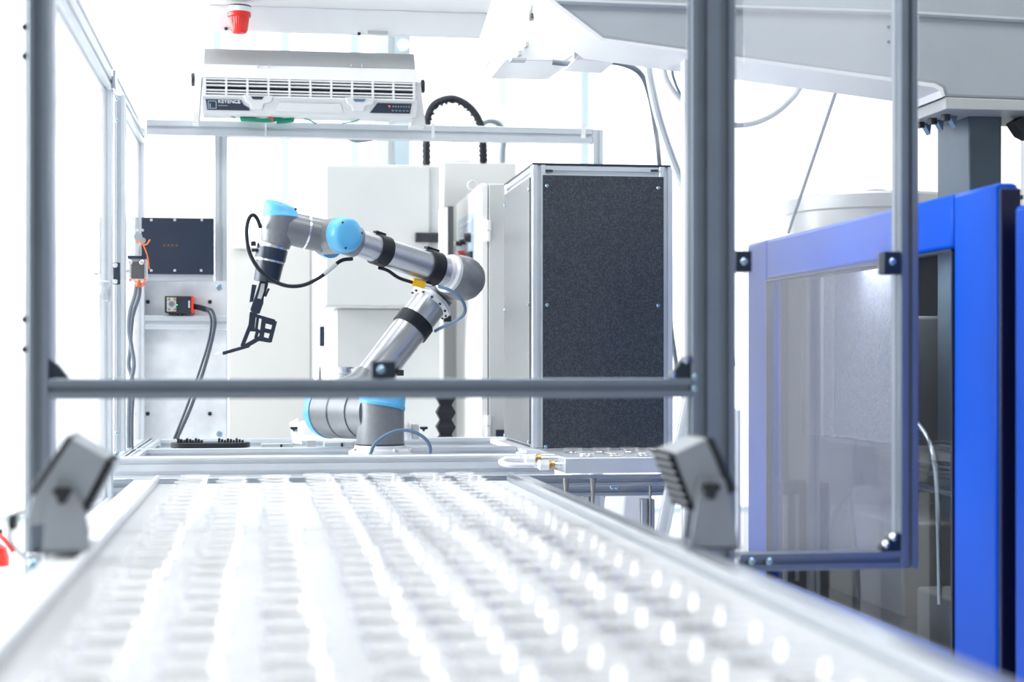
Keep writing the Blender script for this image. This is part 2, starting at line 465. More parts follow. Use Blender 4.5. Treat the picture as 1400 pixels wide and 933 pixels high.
# ================================================================== FRONT GUARD FRAME
YF = 3.4
ff = thing('front_guard_frame', 'grey aluminium portal of two posts and a cross rail over the conveyor', 'frame', (P(500, 530, YF).x, YF + 0.02, 0))
xl0, xl1 = P(38, 400, YF).x, P(66, 400, YF).x
xr0, xr1 = P(946, 300, YF).x, P(1006, 300, YF).x
wL = xl1 - xl0; wR = xr1 - xr0
zr0, zr1 = P(500, 545, YF).z, P(500, 518, YF).z
ZT = CZ + 1.0
MB().prof(((xl0 + xl1) / 2, YF + 0.02, 0), ((xl0 + xl1) / 2, YF + 0.02, ZT), wL, 0.04, XA, 1, 1, 0.008, 0.016).build('post', ALUD, ff)
MB().prof(((xr0 + xr1) / 2, YF + 0.02, 0), ((xr0 + xr1) / 2, YF + 0.02, ZT), wR, 0.04, XA, 2, 1, 0.010, 0.016).build('post', ALUD, ff)
MB().prof((xl1, YF + 0.02, (zr0 + zr1) / 2), (xr0, YF + 0.02, (zr0 + zr1) / 2), 0.04, zr1 - zr0, YA, 1, 1, 0.006, 0.014).build('cross_rail', ALUD, ff)
MB().prof((xl0, YF + 0.02, ZT + 0.02), (xr1, YF + 0.02, ZT + 0.02), 0.04, 0.04, YA).build('top_rail', ALUD, ff)
b = MB().prismpx([(67, 518), (94, 518), (80, 500), (67, 490)], YF + 0.005, YF + 0.035).build('corner_bracket', RDARK, ff, bevel=0.002)
b = MB().prismpx([(918, 518), (944, 518), (944, 486), (934, 490), (922, 508)], YF + 0.005, YF + 0.035).build('corner_bracket', RDARK, ff, bevel=0.002)
k = MB()
for x, y in ((920, 514), (938, 494)): k.bolt(P(x, y, YF + 0.004), (-0.5, -0.8, 0.5), 0.008, 0.01)
k.build('bolt', STEEL, b)
k = MB().bxp(508, 541, 494, 518, YF + 0.003, YF + 0.037).build('clamp_block', RDARK, ff, bevel=0.002)
MB().bolt(P(521, 506, YF + 0.003), FRONT, 0.008).build('bolt', BOLT, k)
for y in (516, 532): MB().bolt(P(950, y, YF), FRONT, 0.007).build('bolt', BOLT, ff)
for y in (37, 77, 437, 478):
    MB().cyl(P(38, y, YF + 0.02), P(30, y, YF + 0.02), 0.007, seg=10).build('bolt', RDARK, ff)
k = MB().bxp(36, 60, 757, 803, YF - 0.03, YF).build('foot_bracket', STEEL, ff, bevel=0.003)
for y in (772, 792): MB().bolt(P(46, y, YF - 0.03), FRONT, 0.010).build('bolt', BOLT, k)

# right guard panel: corner of a fixed frame with an acrylic pane on clamp blocks
YG = 3.65
gp = thing('guard_panel', 'aluminium framed acrylic guard panel hanging right of the front frame before the blue machine', 'guard panel', (P(1130, 760, YG).x, YG + 0.02, P(1130, 780, YG).z))
gx0, gx1 = P(1232, 400, YG).x, P(1256, 400, YG).x
gz0, gz1 = P(1130, 780, YG).z, P(1130, 755, YG).z
MB().prof(((gx0 + gx1) / 2, YG + 0.03, gz0), ((gx0 + gx1) / 2, YG + 0.03, ZT), gx1 - gx0, 0.06, XA).build('post', ALUD, gp)
MB().prof((P(1012, 760, YG).x, YG + 0.02, (gz0 + gz1) / 2), (gx0, YG + 0.02, (gz0 + gz1) / 2), 0.04, gz1 - gz0, YA).build('bottom_rail', ALUD, gp)
MB().box((P(1020, 400, YG).x, YG + 0.018, gz1 + 0.002), (gx0 - 0.002, YG + 0.023, ZT)).build('pane', HAZY, gp)
pe = MB().box((gx1 + 0.0005, YG + 0.01, P(1250, 340, YG).z), (gx1 + 0.003, YG + 0.03, ZT)).build('glass_edge', mat('green_glass_edge', (0.0, 0.16, 0.13), 0.2, 0, noise=0.1), gp)
for x0, x1, y0, y1, bx in ((1006, 1028, 343, 372, 1017), (1209, 1232, 344, 375, 1220)):
    k = MB().bxp(x0, x1, y0, y1, YG - 0.012, YG + 0.03).build('clamp_block', RDARK, gp, bevel=0.002)
    MB().bolt(P(bx, 358, YG - 0.012), FRONT, 0.008).build('bolt', BOLT, k)
k = MB().prismpx([(1204, 754), (1232, 754), (1232, 730), (1224, 731), (1208, 746)], YG + 0.0, YG + 0.03).build('corner_bracket', RDARK, gp, bevel=0.002)
q = MB()
for x, y in ((1212, 746), (1222, 736)): q.bolt(P(x, y, YG), (-0.6, -0.7, 0.6), 0.009, 0.012)
q.build('bolt', STEEL, k)
for x in (1028, 1052): MB().bolt(P(x, 768, YG), FRONT, 0.008).build('bolt', BOLT, gp)
MB().bxp(1009, 1013, 560, 745, YG + 0.0, YG + 0.03).build('hinge_strip', ALU, gp)

# ================================================================== LEFT SIDE DOORS
XS = xl0 + 0.02
ZTR = P(197, 169, 6.3).z
sf = thing('side_guard_frame', 'bright aluminium top rail and corner post along the left side of the cell', 'frame', (XS - 0.03, 4.9, 0))
MB().prof((XS - 0.03, YF + 0.06, ZTR - 0.005), (XS - 0.03, 6.3, ZTR - 0.005), 0.045, 0.05, XA).build('top_rail', ALU, sf)
xc = P(191, 400, 6.2).x
MB().prof((xc, 6.22, 0), (xc, 6.22, ZTR - 0.03), 0.034, 0.04, XA).build('corner_post', ALU, sf)
MB().prof((XS - 0.038, 3.6, 0), (XS - 0.038, 3.6, ZTR - 0.03), 0.03, 0.03, XA).build('post', ALU, sf)
k = MB()
for y in (188, 211): k.bolt(P(180, y, 6.1), FRONT, 0.010)
for a, b2 in (((180, 188), (180, 211)),): k.cyl(P(*a, 6.1), P(*b2, 6.1), 0.004, seg=8)
k.build('door_handle', RDARK, sf)
def side_door(name, label, Y0, Y1, zt, zb, st, pane_mat, w=0.045):
    t = thing(name, label, 'guard door', (XS, (Y0 + Y1) / 2, zb), 'hinged guard doors on the left side')
    for y in (Y0 + w / 2, Y1 - w / 2):
        MB().prof((XS, y, zb), (XS, y, zt), st, w, XA).build('stile', ALU, t)
    for z in (zb + 0.02, zt - 0.02):
        MB().prof((XS, Y0 + w, z), (XS, Y1 - w, z), st, 0.04, XA).build('rail', ALU, t)
    MB().box((XS - 0.003, Y0 + w, zb + 0.04), (XS + 0.003, Y1 - w, zt - 0.04)).build('pane', pane_mat, t)
    return t
Yd1 = 4.86
zt1 = P(140, 100, 4.8).z; zb1 = P(140, 700, 4.8).z
d1 = side_door('guard_door', 'near left guard door with hazy acrylic pane behind the front post', 3.50, Yd1, zt1 - 0.005, zb1, 0.036, LPANE)
zt2 = P(165, 132, 5.3).z; zb2 = P(165, 652, 5.3).z
d2 = side_door('guard_door', 'far left guard door beside the roller switch and the black control box', 5.27, 6.16, zt2, zb2, 0.034, LPANE, 0.05)
k = MB().box((XS + 0.019, Yd1 - 0.06, P(140, 122, 4.8).z), (XS + 0.03, Yd1 - 0.002, P(140, 94, 4.8).z)).build('corner_bracket', STEEL, d1, bevel=0.003)
q = MB()
for y in (102, 113): q.bolt(P(140, y, Yd1 - 0.03) , (0.5, -1, 0), 0.010)
q.build('bolt', BOLT, k)
k = MB().box((XS - 0.012, Yd1 - 0.062, P(140, 412, 4.8).z), (XS + 0.012, Yd1 - 0.055, P(140, 384, 4.8).z)).build('hinge', STEEL, d1, bevel=0.002)
q = MB()
for y in (389, 404): q.bolt(P(139, y, Yd1 - 0.063), FRONT, 0.008)
q.build('bolt', BOLT, k)
q = MB()
for y in (678, 687): q.bolt(P(140, y, Yd1 - 0.063), FRONT, 0.009)
q.build('bolt', BOLT, d1)
MB().bxp(104, 111, 35, 42, 4.1, 4.12).build('catch', BOLT, d1)
k = MB().bxp(153, 164, 359, 389, 5.0, 5.02).build('hinge', RDARK, d2, bevel=0.002)
q = MB()
for y in (363, 385): q.bolt(P(158, y, 5.0), FRONT, 0.007)
q.build('bolt', STEEL, k)
q = MB()
for y in (136, 165, 592, 620): q.bolt(P(160, y, 5.018), FRONT, 0.006)
q.build('bolt', BOLT, d2)
MB().ball(P(152, 416, 5.0), 0.006, 10).build('status_lamp', LEDG, d2)
q = MB().tubepx([(130, 375, 5.0), (160, 374, 5.3), (185, 368, 5.6)], 0.004).tubepx([(133, 448, 4.9), (150, 447, 4.95)], 0.008)
q.build('latch_rod', STEEL, d2)

# roller lever switch with orange ties and its cables
sw = thing('roller_switch', 'grey roller lever limit switch with orange ties beside the black control box', 'switch', P(190, 385, 5.500))
MB().bxp(176, 200, 350, 383, 5.460, 5.540).build('body', CREAM, sw, bevel=0.004)
MB().bxp(179, 197, 358, 381, 5.452, 5.460).build('cover', MIDM, sw, bevel=0.002)
q = MB()
for x in (178, 194): q.bolt(P(x, 359, 5.450), FRONT, 0.008)
q.build('bolt', STEEL, sw)
MB().bxp(175, 200, 350, 354, 5.450, 5.545).build('seal', RDARK, sw)
MB().bxp(183, 191, 330, 351, 5.470, 5.500).build('lever', STEEL, sw, bevel=0.003)
MB().cyl(P(189, 324, 5.440), P(189, 324, 5.500), 0.013).build('roller', STEEL, sw)
MB().cyl(P(195, 329, 5.480), P(195, 329, 5.530), 0.010).build('roller', STEEL, sw)
q = MB().tubepx([(185, 331, 5.440), (193, 332, 5.430), (198, 340, 5.430), (202, 352, 5.440), (204, 368, 5.450)], 0.0022).tubepx([(196, 335, 5.440), (201, 334, 5.430), (205, 328, 5.420)], 0.0025)
q.tubepx([(184, 385, 5.440), (192, 387, 5.430), (200, 390, 5.430)], 0.0025).tubepx([(186, 389, 5.440), (194, 392, 5.430), (197, 385, 5.430)], 0.0025).tubepx([(190, 383, 5.430), (188, 392, 5.430)], 0.006)
q.build('cable_tie', ORANGE, sw)
q = MB()
for x in (178, 198): q.ball(P(x, 383, 5.450), 0.004, 8)
q.build('indicator', LEDR, sw)
q = MB().tubepx([(187, 388, 5.480), (184, 405, 5.480), (178, 425, 5.480), (176, 450, 5.480), (180, 475, 5.480), (183, 500, 5.480), (178, 530, 5.480), (176, 570, 5.480), (176, 622, 5.480)], 0.0065)
q.tubepx([(191, 388, 5.500), (190, 405, 5.500), (182, 430, 5.500), (179, 455, 5.510), (178, 478, 5.510), (176, 500, 5.510), (182, 525, 5.510), (180, 570, 5.510), (180, 622, 5.510)], 0.0065)
tag(q.build('switch_cable', GREYCAB), 'two grey twisted cables dropping from the roller lever switch', 'cable')

# ================================================================== REAR FRAME
YR = 6.28
rf = thing('rear_frame', 'bright aluminium rear frame beam with posts carrying the white ionizer bar', 'frame', (P(500, 180, YR).x, YR + 0.02, 0))
bz0, bz1 = P(500, 190, YR).z, P(500, 169, YR).z
MB().prof((P(200, 180, YR).x, YR + 0.02, (bz0 + bz1) / 2), (P(810, 185, YR).x, YR + 0.02, (bz0 + bz1) / 2), 0.04, bz1 - bz0, YA).build('beam', ALU, rf)
MB().prof((P(302, 400, YR).x, YR + 0.022, 0), (P(302, 400, YR).x, YR + 0.022, bz0), 0.048, 0.04, XA).build('post', ALU, rf)
MB().prof((P(818, 400, YR).x, YR + 0.022, 0), (P(818, 400, YR).x, YR + 0.022, P(818, 177, YR).z), 0.042, 0.04, XA).build('post', ALU, rf)
MB().prof((P(187, 443, YR).x, YR - 0.065, P(250, 442, YR).z), (P(311, 443, YR).x, YR - 0.065, P(250, 442, YR).z), 0.04, 0.05, YA).build('cross_rail', ALU, rf)
q = MB()
for x in (362, 590, 795): q.box(P(x, 168, YR - 0.002), P(x + 2.5, 192, YR + 0.05))
q.build('cable_tie', WHITE, rf)

# mounting plate with holes and bolts
mp_ = thing('mounting_plate', 'brushed steel mounting plate behind the reader at left', 'plate', P(248, 612, 6.22))
MB().bxp(183, 309, 384, 612, 6.238, 6.256).build('plate', ZINC, mp_)
q = MB()
for x, y in ((202, 413), (287, 413), (202, 566), (287, 566)): q.cyl(P(x, y, 6.2375), P(x, y, 6.234), 0.0075, seg=14)
q.build('hole', BLACK, mp_)
for x, y in ((300, 393), (300, 594), (187, 594)):
    MB().bolt(P(x, y, 6.238), FRONT, 0.012, seg=14).build('bolt', BOLT, mp_)

# black control box with clear cover behind
cb = thing('control_box', 'dark navy square control box mounted above the reader', 'control box', P(243, 376, 6.1))
MB().bxp(193, 292, 298, 375, 6.10, 6.2).build('body', NAVY, cb, bevel=0.003)
q = MB()
for x, y in ((207, 301), (239, 301), (276, 301), (207, 370), (239, 370), (275, 370), (195, 315)): q.bolt(P(x, y, 6.10), FRONT, 0.005)
q.build('bolt', LID, cb)
q = MB()
for x in (223, 229, 234, 240): q.bxp(x, x + 3, 334, 337, 6.0985, 6.1)
q.build('display', mat('amber_display', (0.12, 0.06, 0.01), 0.4, 0, emit=((0.8, 0.35, 0.05), 0.03)), cb)
MB().bxp(200, 291, 375, 384, 6.14, 6.2).build('mounting_lip', ALU, cb)
cc = thing('clear_cover', 'clear acrylic box cover standing behind and above the black control box', 'cover', P(243, 300, 6.21))
MB().prismpx([(199, 300), (199, 281), (212, 281), (213, 269), (277, 269), (290, 285), (290, 300)], 6.205, 6.235).build('body', CLEAR, cc, bevel=0.002)

# code reader
rd = thing('code_reader', 'small black code reader with red band and ring of lights on the mounting plate', 'camera', P(243, 432, 6.16))
MB().bxp(225, 262, 405, 428, 6.16, 6.238).build('body', BLACK, rd, bevel=0.003)
MB().bxp(261.5, 264.5, 405, 428, 6.158, 6.238).build('red_band', RED, rd)
MB().bxp(228, 241, 407, 426, 6.156, 6.16).build('light_ring_plate', STEEL, rd)
MB().cyl(P(234.5, 416, 6.150), P(234.5, 416, 6.157), 0.010).build('lens', RGREY, rd)
q = MB()
for x, y in ((231, 409.5), (239, 409.5), (231, 423), (239, 423)): q.cyl(P(x, y, 6.153), P(x, y, 6.157), 0.005, seg=10)
q.build('light', BRASS, rd)
MB().ball(P(242, 417, 6.155), 0.0025, 8).build('status_lamp', LEDG, rd)
MB().bxp(248, 258, 411, 421, 6.1585, 6.16).build('label_plate', NAVY, rd)
q = MB()
for i in range(5): q.bxp(257.5, 259.5, 411.5 + i * 2, 412.8 + i * 2, 6.158, 6.1597)
q.build('print_mark', INK, rd)
q = MB()
for x in (231, 238, 245): q.bxp(x, x + 4, 428, 431, 6.17, 6.23)
q.build('cooling_fin', BLACK, rd)
MB().tubepx([(264, 419, 6.19), (274, 421, 6.18), (284, 424, 6.18)], 0.010).build('plug', RUBBER, rd)
q = MB().tubepx([(282, 422, 6.17), (290, 425, 6.16), (294, 440, 6.14), (290, 465, 6.1), (279, 505, 6.02), (262, 555, 5.9), (242, 600, 5.8)], 0.0058)
q.tubepx([(278, 424, 6.18), (286, 428, 6.17), (289, 442, 6.15), (285, 468, 6.1), (273, 507, 6.02), (256, 555, 5.9), (238, 600, 5.8)], 0.0042)
tag(q.build('reader_cable', mat('slate_cable', (0.045, 0.06, 0.085), 0.42, 0, noise=0.05)), 'pair of dark cables curving down from the code reader to the table', 'cable')

# ================================================================== IONIZER BAR
YI = 6.08
iz = thing('ionizer_bar', 'long white ionizer fan unit with slotted grille on the rear frame beam', 'ionizer', P(425, 168, YR))
def xw(px, y, Y=YI): return P(px, y, Y).x
def zw(py, Y=YI, px=425): return P(px, py, Y).z
x0, x1 = xw(278, 110), xw(568, 110)
def extr(mb, yz, xa, xb):
    return mb.prism([(xa, y, z) for y, z in yz], (xb - xa, 0, 0))
extr(MB(), [(YI + 0.045, zw(66.5)), (YI, zw(91)), (YI + 0.06, zw(91)), (YI + 0.17, zw(91)), (YI + 0.17, zw(69))], x0 - 0.0, x1 + 0.0).build('lid', LIDI, iz, bevel=0.004)
extr(MB(), [(YI - 0.002, zw(91.2)), (YI - 0.012, zw(110)), (YI + 0.02, zw(110)), (YI + 0.02, zw(135)), (YI - 0.010, zw(135)), (YI + 0.0, zw(137)), (YI + 0.03, zw(155)), (YI + 0.17, zw(155)), (YI + 0.17, zw(91.2))], x0 - 0.004, x1 + 0.006).build('housing', PLAST, iz)
MB().box((x0 + 0.01, YI + 0.0185, zw(134)), (x1 - 0.008, YI + 0.0198, zw(111))).build('grille_backing', RDARK, iz)
g = MB()
for z in (111.5, 115.5, 120, 126.5, 130.5, 134): g.box((x0, YI - 0.010, zw(z + 1.0)), (x1, YI + 0.012, zw(z - 0.9)))
n = 10
for i in range(n + 1):
    xx = x0 + 0.006 + (x1 - x0 - 0.012) * i / n
    g.box((xx - 0.004, YI - 0.011, zw(135)), (xx + 0.004, YI + 0.012, zw(110)))
g.build('grille', PLAST, iz, kind='stuff')
def lowface(px, py, off=0.002):     # a point on the sloping lower face
    z = zw(py); t = (zw(137) - z) / (zw(137) - zw(155))
    return Vector((xw(px, 145), YI + 0.03 * t - off, z))
def lowpoly(mb, pts, thick=0.004):
    return mb.prism([lowface(*p, off=thick) for p in pts], (0, thick - 0.0002, 0))
dn = Vector(lowface(400, 140)) - Vector(lowface(400, 150)); UPV = dn.normalized()
lp = lowpoly(MB(), [(281, 139), (329, 139), (333, 145), (341, 149), (341, 152), (283, 152)], 0.003).build('name_plate', NAVY, iz)
lettering('KEYENCE', 0.0185, lowface(298, 143.2, 0.0038), XA, UPV, INK, lp)
q = MB()
for a, b2, c, d in ((284, 296, 140.5, 150.5),):
    for s in (lowpoly, ):
        for r_ in (((a, c), (b2, c), (b2, c + 1), (a, c + 1)), ((a, d - 1), (b2, d - 1), (b2, d), (a, d)), ((a, c), (a + 1.2, c), (a + 1.2, d), (a, d)), ((b2 - 1.2, c), (b2, c), (b2, d), (b2 - 1.2, d)), ((286.5, 144), (288, 144), (288, 149), (286.5, 149))):
            lowpoly(q, list(r_), 0.004)
lowpoly(q, [(318, 141.5), (329, 141.5), (329, 142.5), (318, 142.5)], 0.004); lowpoly(q, [(298, 146), (311, 146), (311, 146.7), (298, 146.7)], 0.004)
q.build('print_mark', GREYINK, lp)
rp = lowpoly(MB(), [(516, 139), (563, 139), (561, 151.5), (506, 151.5)], 0.003).build('control_plate', NAVY, iz)
q = MB()
for i in range(7): lowpoly(q, [(537 + i * 3.6, 142), (538.6 + i * 3.6, 142), (538.6 + i * 3.6, 143.6), (537 + i * 3.6, 143.6)], 0.004)
for i in range(5): lowpoly(q, [(536 + i * 5, 147.5), (539 + i * 5, 147.5), (539 + i * 5, 148.5), (536 + i * 5, 148.5)], 0.004)
q.build('print_mark', GREYINK, rp)
MB().ball(lowface(532.5, 142.5, 0.003), 0.0035, 8).build('status_lamp', LEDR, rp)
for cx in (352, 491):
    c = lowpoly(MB(), [(cx - 19, 133), (cx + 22, 133), (cx + 18, 142), (cx + 9, 143), (cx + 7, 150), (cx - 9, 150), (cx - 10, 144), (cx - 16, 141)], 0.014).build('clip', PLAST, iz, bevel=0.003)
    lowpoly(MB(), [(cx - 9, 135), (cx + 9, 135), (cx + 6, 138.5), (cx - 6, 138.5)], 0.0165).build('clip_slot', RDARK if cx < 400 else BLUECAB, c)
lowpoly(MB(), [(382, 141), (465, 141), (470, 152), (376, 152)], 0.003).build('access_panel', PLAST, iz)
q = MB()
for x in (352, 367, 479.5, 494): q.box(P(x, 87, YI - 0.012), P(x + 0.9, 93, YI - 0.001))
q.build('lid_catch', LID, iz)
for s, pts, kx in ((-1, [(267, 102), (276, 102), (272, 168), (263, 168)], 264), (1, [(569, 112), (575, 112), (582, 172), (561, 172), (566, 150)], 578)):
    MB().prismpx(pts, YI + 0.06, YI + 0.16).build('bracket_arm', PLAST, iz, bevel=0.002)
    y = 109 if s < 0 else 118
    MB().cyl(P(kx - 2.5, y, YI + 0.1), P(kx + 2.5, y, YI + 0.1), 0.025, seg=16).build('knob', BLACK, iz, bevel=0.003)

gw = MB()
for i in range(9):
    a = random.uniform(-2, 2)
    gw.tubepx([(328 + i * 0.6, 163 + a * 0.6, 6.2 + 0.006 * i), (345, 164 + a * 0.5, 6.2 + 0.004 * i), (362, 165 + a * 0.5, 6.2), (375, 163 + a, 6.2), (388, 157 + i * 0.9, 6.2 + 0.004 * i), (400, 160 + i * 0.6, 6.2), (396, 166, 6.2), (378, 166 - a, 6.2)], 0.0055, 6, 4)
gw.tubepx([(329, 160, 6.2), (345, 165, 6.2), (362, 166, 6.2)], 0.004, 6, 4)
gw.tubepx([(394, 157, 6.2), (408, 159, 6.2), (422, 164, 6.22), (432, 169, 6.25)], 0.0028, 6, 4)
gw.tubepx([(276, 154, 6.2), (300, 155, 6.2), (312, 158, 6.2), (322, 161, 6.2)], 0.0022, 6, 4)
gw.tubepx([(467, 169, 6.2), (484, 166, 6.2), (491, 163, 6.2), (498, 157, 6.2)], 0.0022, 6, 4)
gwo = tag(gw.build('wire_bundle', GREEN, kind='stuff'), 'coiled bundle of green wire lying on the rear beam under the ionizer', 'wire')
MB().tubepx([(358, 154, 6.19), (364, 159, 6.19), (371, 160, 6.18), (373, 166, 6.18)], 0.003, 6, 4).build('red_tie', RED, gwo)

# ================================================================== ROBOT TABLE
YT = 4.9
ZTT = P(500, 623, YT).z         # table top rail level
tb = thing('robot_table', 'slotted aluminium table frame carrying the robot behind the conveyor', 'table', (0.5, 5.2, 0))
tx0, tx1 = P(153, 630, YT).x, P(905, 630, YT).x
hT = 0.062
MB().prof((tx0, YT + 0.03, ZTT - hT / 2), (P(772.5, 636, 4.75).x - 0.003, YT + 0.03, ZTT - hT / 2), 0.06, hT, YA, 1, 2).build('front_rail', ALU, tb)
MB().prof((P(185, 617, 5.37).x, 5.40, ZTT - 0.02), (P(672, 604, 6.0).x - 0.003, 5.40, ZTT - 0.02), 0.04, 0.04, YA).build('rear_rail', ALU, tb)
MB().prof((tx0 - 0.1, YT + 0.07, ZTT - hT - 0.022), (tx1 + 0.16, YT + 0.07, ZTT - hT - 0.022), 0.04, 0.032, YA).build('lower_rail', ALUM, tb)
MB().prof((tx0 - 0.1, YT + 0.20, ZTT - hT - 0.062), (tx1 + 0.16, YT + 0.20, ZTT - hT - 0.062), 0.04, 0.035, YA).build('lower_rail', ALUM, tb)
for i, x in enumerate((P(165, 617, 5.0).x, P(196, 617, 5.5).x)):
    MB().prof((x, YT + 0.06, ZTT - 0.021), (x, 6.15, ZTT - 0.021), 0.04, 0.04, XA).build('side_rail', ALU, tb)
MB().prof((P(196, 617, 5.5).x + 0.02, 6.1, ZTT - 0.021), (0.9, 6.1, ZTT - 0.021), 0.04, 0.04, YA).build('back_rail', ALU, tb)
MB().box((P(430, 620, 5.1).x, YT + 0.06, ZTT - 0.045), (P(640, 620, 5.1).x, 5.38, ZTT - 0.032)).build('base_plate', ZINC, tb)
for x in (tx0 + 0.03, tx1 - 0.03):
    for y in (YT + 0.07, 6.1):
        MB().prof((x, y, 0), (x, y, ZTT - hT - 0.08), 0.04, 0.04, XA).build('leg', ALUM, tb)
for x, y, Y in ((175, 654, YT + 0.049), (905 - 68, 666, YT + 0.178), (905 - 62, 666, YT + 0.178)):
    MB().bolt(P(x, y, Y), FRONT, 0.008).build('bolt', BOLT, tb)

tr = thing('workpiece_tray', 'flat black tray with toothed inserts at the left end of the robot table', 'tray', P(286, 612, 5.45))
q = MB()
c0, c1 = P(232, 607, 5.42), P(342, 607, 5.42)
zt_, zb_ = P(286, 605, 5.45).z, ZTT
pts = []
for (cx, sgn) in ((c0.x + 0.05, -1), (c1.x - 0.05, 1)):
    for i in range(9):
        a = math.pi / 2 + math.pi * i / 8 if sgn < 0 else -math.pi / 2 + math.pi * i / 8
        pts.append((cx + 0.05 * math.cos(a), 5.45 + 0.055 * math.sin(a), zb_))
q.prism(pts, (0, 0, zt_ - zb_)); q.build('tray_body', BLACK, tr, bevel=0.002)
for s in (242, 298):
    q = MB()
    for i in range(9):
        q.bxp(s + i * 4, s + i * 4 + 3.0, 600 + (i % 3) * 1.2, 606, 5.42 + 0.01 * (i % 2), 5.47)
    q.build('insert', BLACK, tr)

# ================================================================== ROBOT
rb = thing('industrial_robot', 'silver and grey six axis robot arm with light blue joint caps on the table', 'robot', P(517, 623, 5.15))
SC = 5.15 / F                   # metres per pixel at the robot
A = Vector((-0.55, 0.835, 0)).normalized()     # direction of the joint axes that cross the arm
bc = P(520, 612, 5.15); bx, by = bc.x, bc.y
zof = lambda py: P(520, py, 5.15).z
fl = MB().lathe([(0.097, 0), (0.097, zof(616) - zof(625)), (0.080, zof(613) - zof(625)), (0.078, zof(609) - zof(625))], (bx, by, zof(625)), ZA, 40).build('base_flange', SATIN, rb)
for a in (-1.95, -1.1, -0.3, 0.9, 2.2, 3.6):
    MB().bolt((bx + 0.088 * math.cos(a), by + 0.088 * math.sin(a), zof(618)), ZA, 0.010, 0.012).build('bolt', STEEL, fl)
MB().lathe([(0.075, 0), (0.075, 0.006)], (bx, by, zof(609.5)), ZA, 40).build('seal_ring', RDARK, rb)
MB().lathe([(0.0735, 0), (0.0735, zof(553) - zof(608)), (0.070, zof(546) - zof(608))], (bx, by, zof(608)), ZA, 40).build('base_joint', RGREY, rb)
def cap(name, c, ax, r, h, tilt=None, m=RBLUE, parent=rb, label='light blue joint cap', screws=3, rot=0.4):
    ax = Vector(ax).normalized()
    o = MB().lathe([(r * 1.03, 0), (r * 1.03, h * 0.12), (r * 1.0, h * 0.16), (r * 0.985, h * 0.55), (r * 0.93, h * 0.8), (r * 0.80, h * 0.93), (r * 0.5, h * 0.99), (0.0005, h)], c, ax, 36).build(name, m, parent, label=label)
    u = ax.cross(ZA) if abs(ax.z) < 0.9 else XA.copy(); u.normalize(); v = ax.cross(u)
    q = MB()
    for i in range(screws):
        a = rot + i * 2 * math.pi / screws
        q.lathe([(r * 0.075, 0), (r * 0.075, h * 0.10), (r * 0.04, h * 0.11)], Vector(c) + ax * h * 0.83 + (u * math.cos(a) + v * math.sin(a)) * r * 0.80, ax, 10)
    q.build('screw', BLACK, o)
    return o
cap('joint_cap', (bx, by, zof(557)), (0.16, 0.1, 1), 0.0745, 0.075)
sc_ = P(478, 563, 5.28)
MB().cyl(Vector((bx, by, sc_.z)), sc_, 38 * SC * 0.965, seg=40).build('shoulder_joint', RGREY, rb)
rs = 38 * SC
MB().cyl(sc_ - A * 0.085, sc_ + A * 0.0, rs, seg=40).build('shoulder_ring', RGREY, rb)
MB().cyl(sc_, sc_ + A * 0.0105, rs * 0.992, seg=40).build('seal_ring', RDARK, rb)
MB().cyl(sc_ + A * 0.010, sc_ + A * 0.10, rs, seg=40).build('upper_arm_joint', RGREY, rb)
cap('joint_cap', sc_ + A * 0.10, A, rs, 0.05)
# upper arm
ua0 = P(476, 560, 5.33); ua1 = P(591, 411, 5.465)
d = (ua1 - ua0).normalized(); L = (ua1 - ua0).length
MB().lathe([(rs * 1.0, 0.0), (rs * 0.95, 0.06), (0.062, 0.10), (0.058, 0.13)], ua0, d, 36).build('upper_arm_root', RGREY, rb)
r1 = 24.0 * ua1.y / F
MB().lathe([(r1 * 0.98, 0.10), (r1 * 1.02, L - 0.012)], ua0, d, 40).build('upper_arm_tube', TUBE, rb)
fl = MB().lathe([(r1 * 1.02, L - 0.02), (r1 * 1.28, L - 0.012), (r1 * 1.28, L), (r1 * 1.0, L)], ua0, d, 40).build('upper_arm_flange', SATIN, rb)
u_ = d.cross(ZA).normalized(); v_ = d.cross(u_)
q = MB()
for i in range(12):
    a = i * math.pi / 6
    q.lathe([(0.0045, 0), (0.0045, 0.004)], ua0 + d * (L - 0.0165) + (u_ * math.cos(a) + v_ * math.sin(a)) * r1 * 1.17, -d, 8)
q.build('screw', BLACK, fl)
def strap(p0, d, h0, h1, r, name='strap', tail=None):
    o = MB().lathe([(r + 0.001, h0), (r + 0.005, h0 + 0.001), (r + 0.005, h1 - 0.001), (r + 0.001, h1)], p0, d, 36).build(name, RUBBER, rb)
    if tail is not None:
        MB().obox(tail[0], tail[1], tail[2], tail[3], *tail[4]).build('strap_tail', RUBBER, o, bevel=0.001)
    return o
tpos = (P(571, 443, 5.4) - ua0).dot(d)
strap(ua0, d, tpos - 0.022, tpos + 0.022, r1 * 1.02)
# elbow
e0 = ua1
MB().lathe([(r1 * 1.0, 0), (r1 * 1.02, 0.02), (r1 * 1.02, 0.085), (r1 * 0.85, 0.105), (r1 * 0.4, 0.12), (0.001, 0.122)], e0, d, 36).build('elbow_joint', RGREY, rb)
fe = P(633, 381, 5.37); fw = P(470, 325.5, 5.11)
MB().cyl(e0 + d * 0.05, fe, r1 * 0.95, seg=36).build('elbow_link', RGREY, rb)
fd = (fw - fe).normalized(); FL = (fw - fe).length
rd_ = 31 * fe.y / F
MB().lathe([(0.0005, -rd_), (rd_ * 0.30, -rd_ * 0.955), (rd_ * 0.58, -rd_ * 0.815), (rd_ * 0.80, -rd_ * 0.60), (rd_ * 0.94, -rd_ * 0.34), (rd_, 0), (rd_ * 0.98, 0.025), (rd_ * 0.90, 0.05), (rd_ * 0.84, 0.056)], fe, fd, 40).build('elbow_dome', RGREY, rb)
